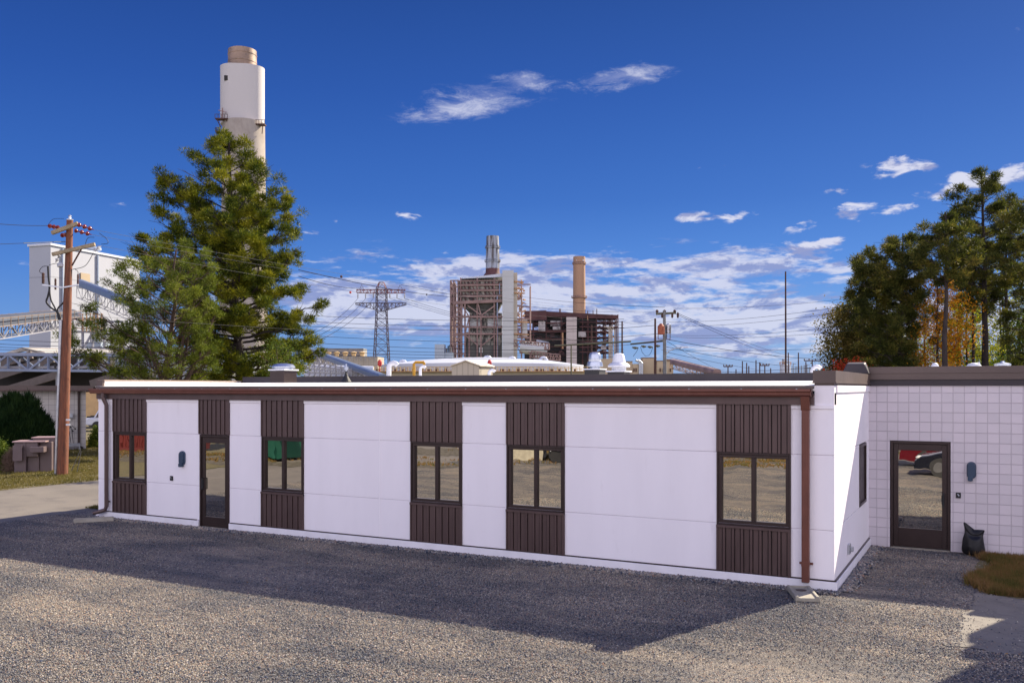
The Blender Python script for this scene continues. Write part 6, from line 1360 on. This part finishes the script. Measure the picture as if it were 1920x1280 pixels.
mb = MB(); X0, X1 = -48.0, -36.2; mb.box(X0, X1, -3.6, -1.2, .1, 2.7)
x = X0
while x < X1: mb.box(x, x + .12, -1.2, -1.16, .2, 2.6); x += .24
mb.build('corrugated_side', mk('container_red', (.085, .010, .008), .6, var=.12, scale=1.2), ct); mb = MB(); mb.box(X0, X1, -1.19, -1.13, .0, .19); mb.box(X0, X1, -1.19, -1.13, 2.61, 2.78); mb.build('rail', mk('container_rail', (.09, .014, .012), .6), ct)
gmat = mk('dumpster_green', (.008, .06, .042), .45, var=.1, scale=2)
for i, (x, y) in enumerate(((-29.2, -.9), (-26.4, -1.2))):
    o = thing('dumpster', (x, y, 0), ['green steel dumpster with a white notice, reflected in the second annex window', 'plain green steel dumpster beside the first, reflected in the second annex window'][i], 'dumpster', 'green dumpsters across the yard'); mb = MB()
    mb.hexa([(x - .95, y - 1, .12), (x + .95, y - 1, .12), (x + .95, y + .7, .12), (x - .95, y + .7, .12), (x - 1.0, y - 1, 2.0), (x + 1.0, y - 1, 2.0), (x + 1.0, y + .9, 1.45), (x - 1.0, y + .9, 1.45)])
    for k in (-.6, 0, .6): mb.box(x + k - .04, x + k + .04, y + .7, y + .82, .15, 1.3)
    mb.build('bin', gmat, o); mb = MB(); mb.hexa([(x - 1.03, y - 1, 2.0), (x + 1.03, y - 1, 2.0), (x + 1.03, y + .95, 1.46), (x - 1.03, y + .95, 1.46), (x - 1.03, y - 1, 2.06), (x + 1.03, y - 1, 2.06), (x + 1.03, y + .95, 1.52), (x - 1.03, y + .95, 1.52)]); mb.build('lid', gmat, o)
    if i == 0: mb = MB(); mb.box(x - .6, x - .25, y + .83, y + .85, .75, 1.2); mb.build('notice', white_pt, o)
tr2 = thing('flatbed_trailer', (-16, -5.5, 0), 'dark grey trailer with hanging white straps reflected in the fourth annex window', 'trailer'); mb = MB(); mb.box(-17.6, -10, -8, -5, .5, 2.6)
x = -17.6
while x < -10: mb.box(x, x + .08, -5, -4.95, .55, 2.55); x += .7
mb.build('curtain_side', mk('dark_tarpaulin', (.035, .04, .05), .6), tr2); mb = MB()
for x in (-17.0, -16.2, -15.5, -14.2): mb.tube((x, -4.94, .45), (x, -4.94, 1.6), .03, n=6)
mb.build('strap', white_pt, tr2)
for x in (-16.8, -15.9, -11.5): mb = MB(); mb.tube((x, -5.4, .42), (x, -5.1, .42), .42, n=18); mb.build('wheel', black_m, tr2)
mb = MB(); mb.hexa([(-20.6, -6.4, .0), (-18.2, -6.8, 0), (-18.0, -6.0, 0), (-20.4, -5.6, 0), (-20.6, -6.4, .5), (-18.2, -6.8, .75), (-18.0, -6.0, .75), (-20.4, -5.6, .5)]); tag(mb.build('loading_ramp', concrete, origin=(-19, -6, 0)), 'low pale loading ramp left of the dark trailer, reflected in the fourth annex window', 'ramp')
# ------------------------------------------------------------------ grass blades (stuff)
def blades(name, n, region, seed, L, W, mat, label):
    rs = np.random.RandomState(seed); x, y = region(rs, n); C = np.stack([x, y, np.zeros(len(x))], 1)
    V, F = tufts(rs, C, np.tile(UP * 1.2, (len(C), 1)), 5, L, W, .45); V[:, 2] = np.maximum(V[:, 2], 0)
    me = fast_mesh(name, V, F); me.materials.append(mat); o = bpy.data.objects.new(name, me); col.objects.link(o); o['kind'] = 'stuff'; o['label'] = label
grass_leaf = mk_leaf('grass_blades', [(.075, .075, .02), (.14, .125, .035), (.21, .17, .07), (.12, .12, .028)], trans=.3, nscale=.9)
grass_red = mk_leaf('bed_grass_blades', [(.05, .06, .018), (.13, .12, .035), (.22, .12, .05), (.32, .21, .11)], trans=.3, nscale=1.6)
def reg_lawn(rs, n):
    x = rs.uniform(-50, -26, n * 3); y = rs.uniform(14, 62, n * 3); d = x * FW[0] + y * FW[1]; l = x * RT[0] + y * RT[1]
    e = np.interp(y, [14, 20, 62], [-28.4, -28.2, -27.3]) + rs.normal(0, .12, n * 3)
    k = (x < e) & (l > -d * .62) & (l < -d * .42) & (d < 56) & (rs.uniform(0, 1, n * 3) < (32 / np.maximum(d, 32)) ** 1.2); return x[k][:n], y[k][:n]
blades('lawn_grass', 60000, reg_lawn, 91, .085, .016, grass_leaf, 'short patchy green and straw coloured lawn grass')
def reg_bed(rs, n):
    a = rs.uniform(0, 1, n) ** .8; x = rs.uniform(-.35, 1.6, n); y = rs.uniform(16.2, 19.8, n); e = -.05 + .22 * np.sin(y * 2.1) + rs.normal(0, .07, n); k = x > e; return x[k], y[k]
blades('bed_grass', 22000, reg_bed, 92, .13, .012, grass_red, 'tangled green and brown grass bed beside the block building')
def reg_strip(rs, n):
    y = rs.uniform(16.2, 21, n); x = rs.uniform(-21.9, -20.25, n); return x, y
blades('strip_grass', 5000, reg_strip, 93, .08, .015, grass_leaf, 'dry grass tuft strip at the far corner of the annex')
def reg_yard(rs, n):
    k = 90; cx = rs.uniform(-40, 5, k); cy = -9 + 1.5 * np.sin(cx * .3) + rs.normal(0, 1.6, k) + np.where(cx < -22, 8, 0); j = rs.randint(0, k, n); s = rs.uniform(.2, .9, k)[j]
    return cx[j] + rs.normal(0, 1, n) * s * 1.8, cy[j] + rs.normal(0, 1, n) * s * .5
blades('yard_tufts', 9000, reg_yard, 94, .10, .03, grass_red, 'scattered dry grass tufts across the yard behind the photographer')

rs = np.random.RandomState(77); x = np.concatenate([rs.uniform(-21, 1, 240), rs.uniform(-2, 1.4, 90)]); y = np.concatenate([15.2 - np.abs(rs.normal(0, 2.6, 240)), rs.uniform(15.4, 19.9, 90)])
C = np.stack([x, y, np.full(len(x), .022)], 1); V, F = leaves(rs, C, 1, .0, .032); V[:, 2] = .012 + np.abs(V[:, 2] - .012) * .5
me = fast_mesh('fallen_leaves', V, F); me.materials.append(mk_leaf('dead_leaves', [(.10, .04, .02), (.22, .10, .04), (.30, .19, .08), (.25, .05, .03)], trans=.1)); o = bpy.data.objects.new('fallen_leaves', me); col.objects.link(o); o['kind'] = 'stuff'; o['label'] = 'scattered brown and red fallen leaves on the gravel'
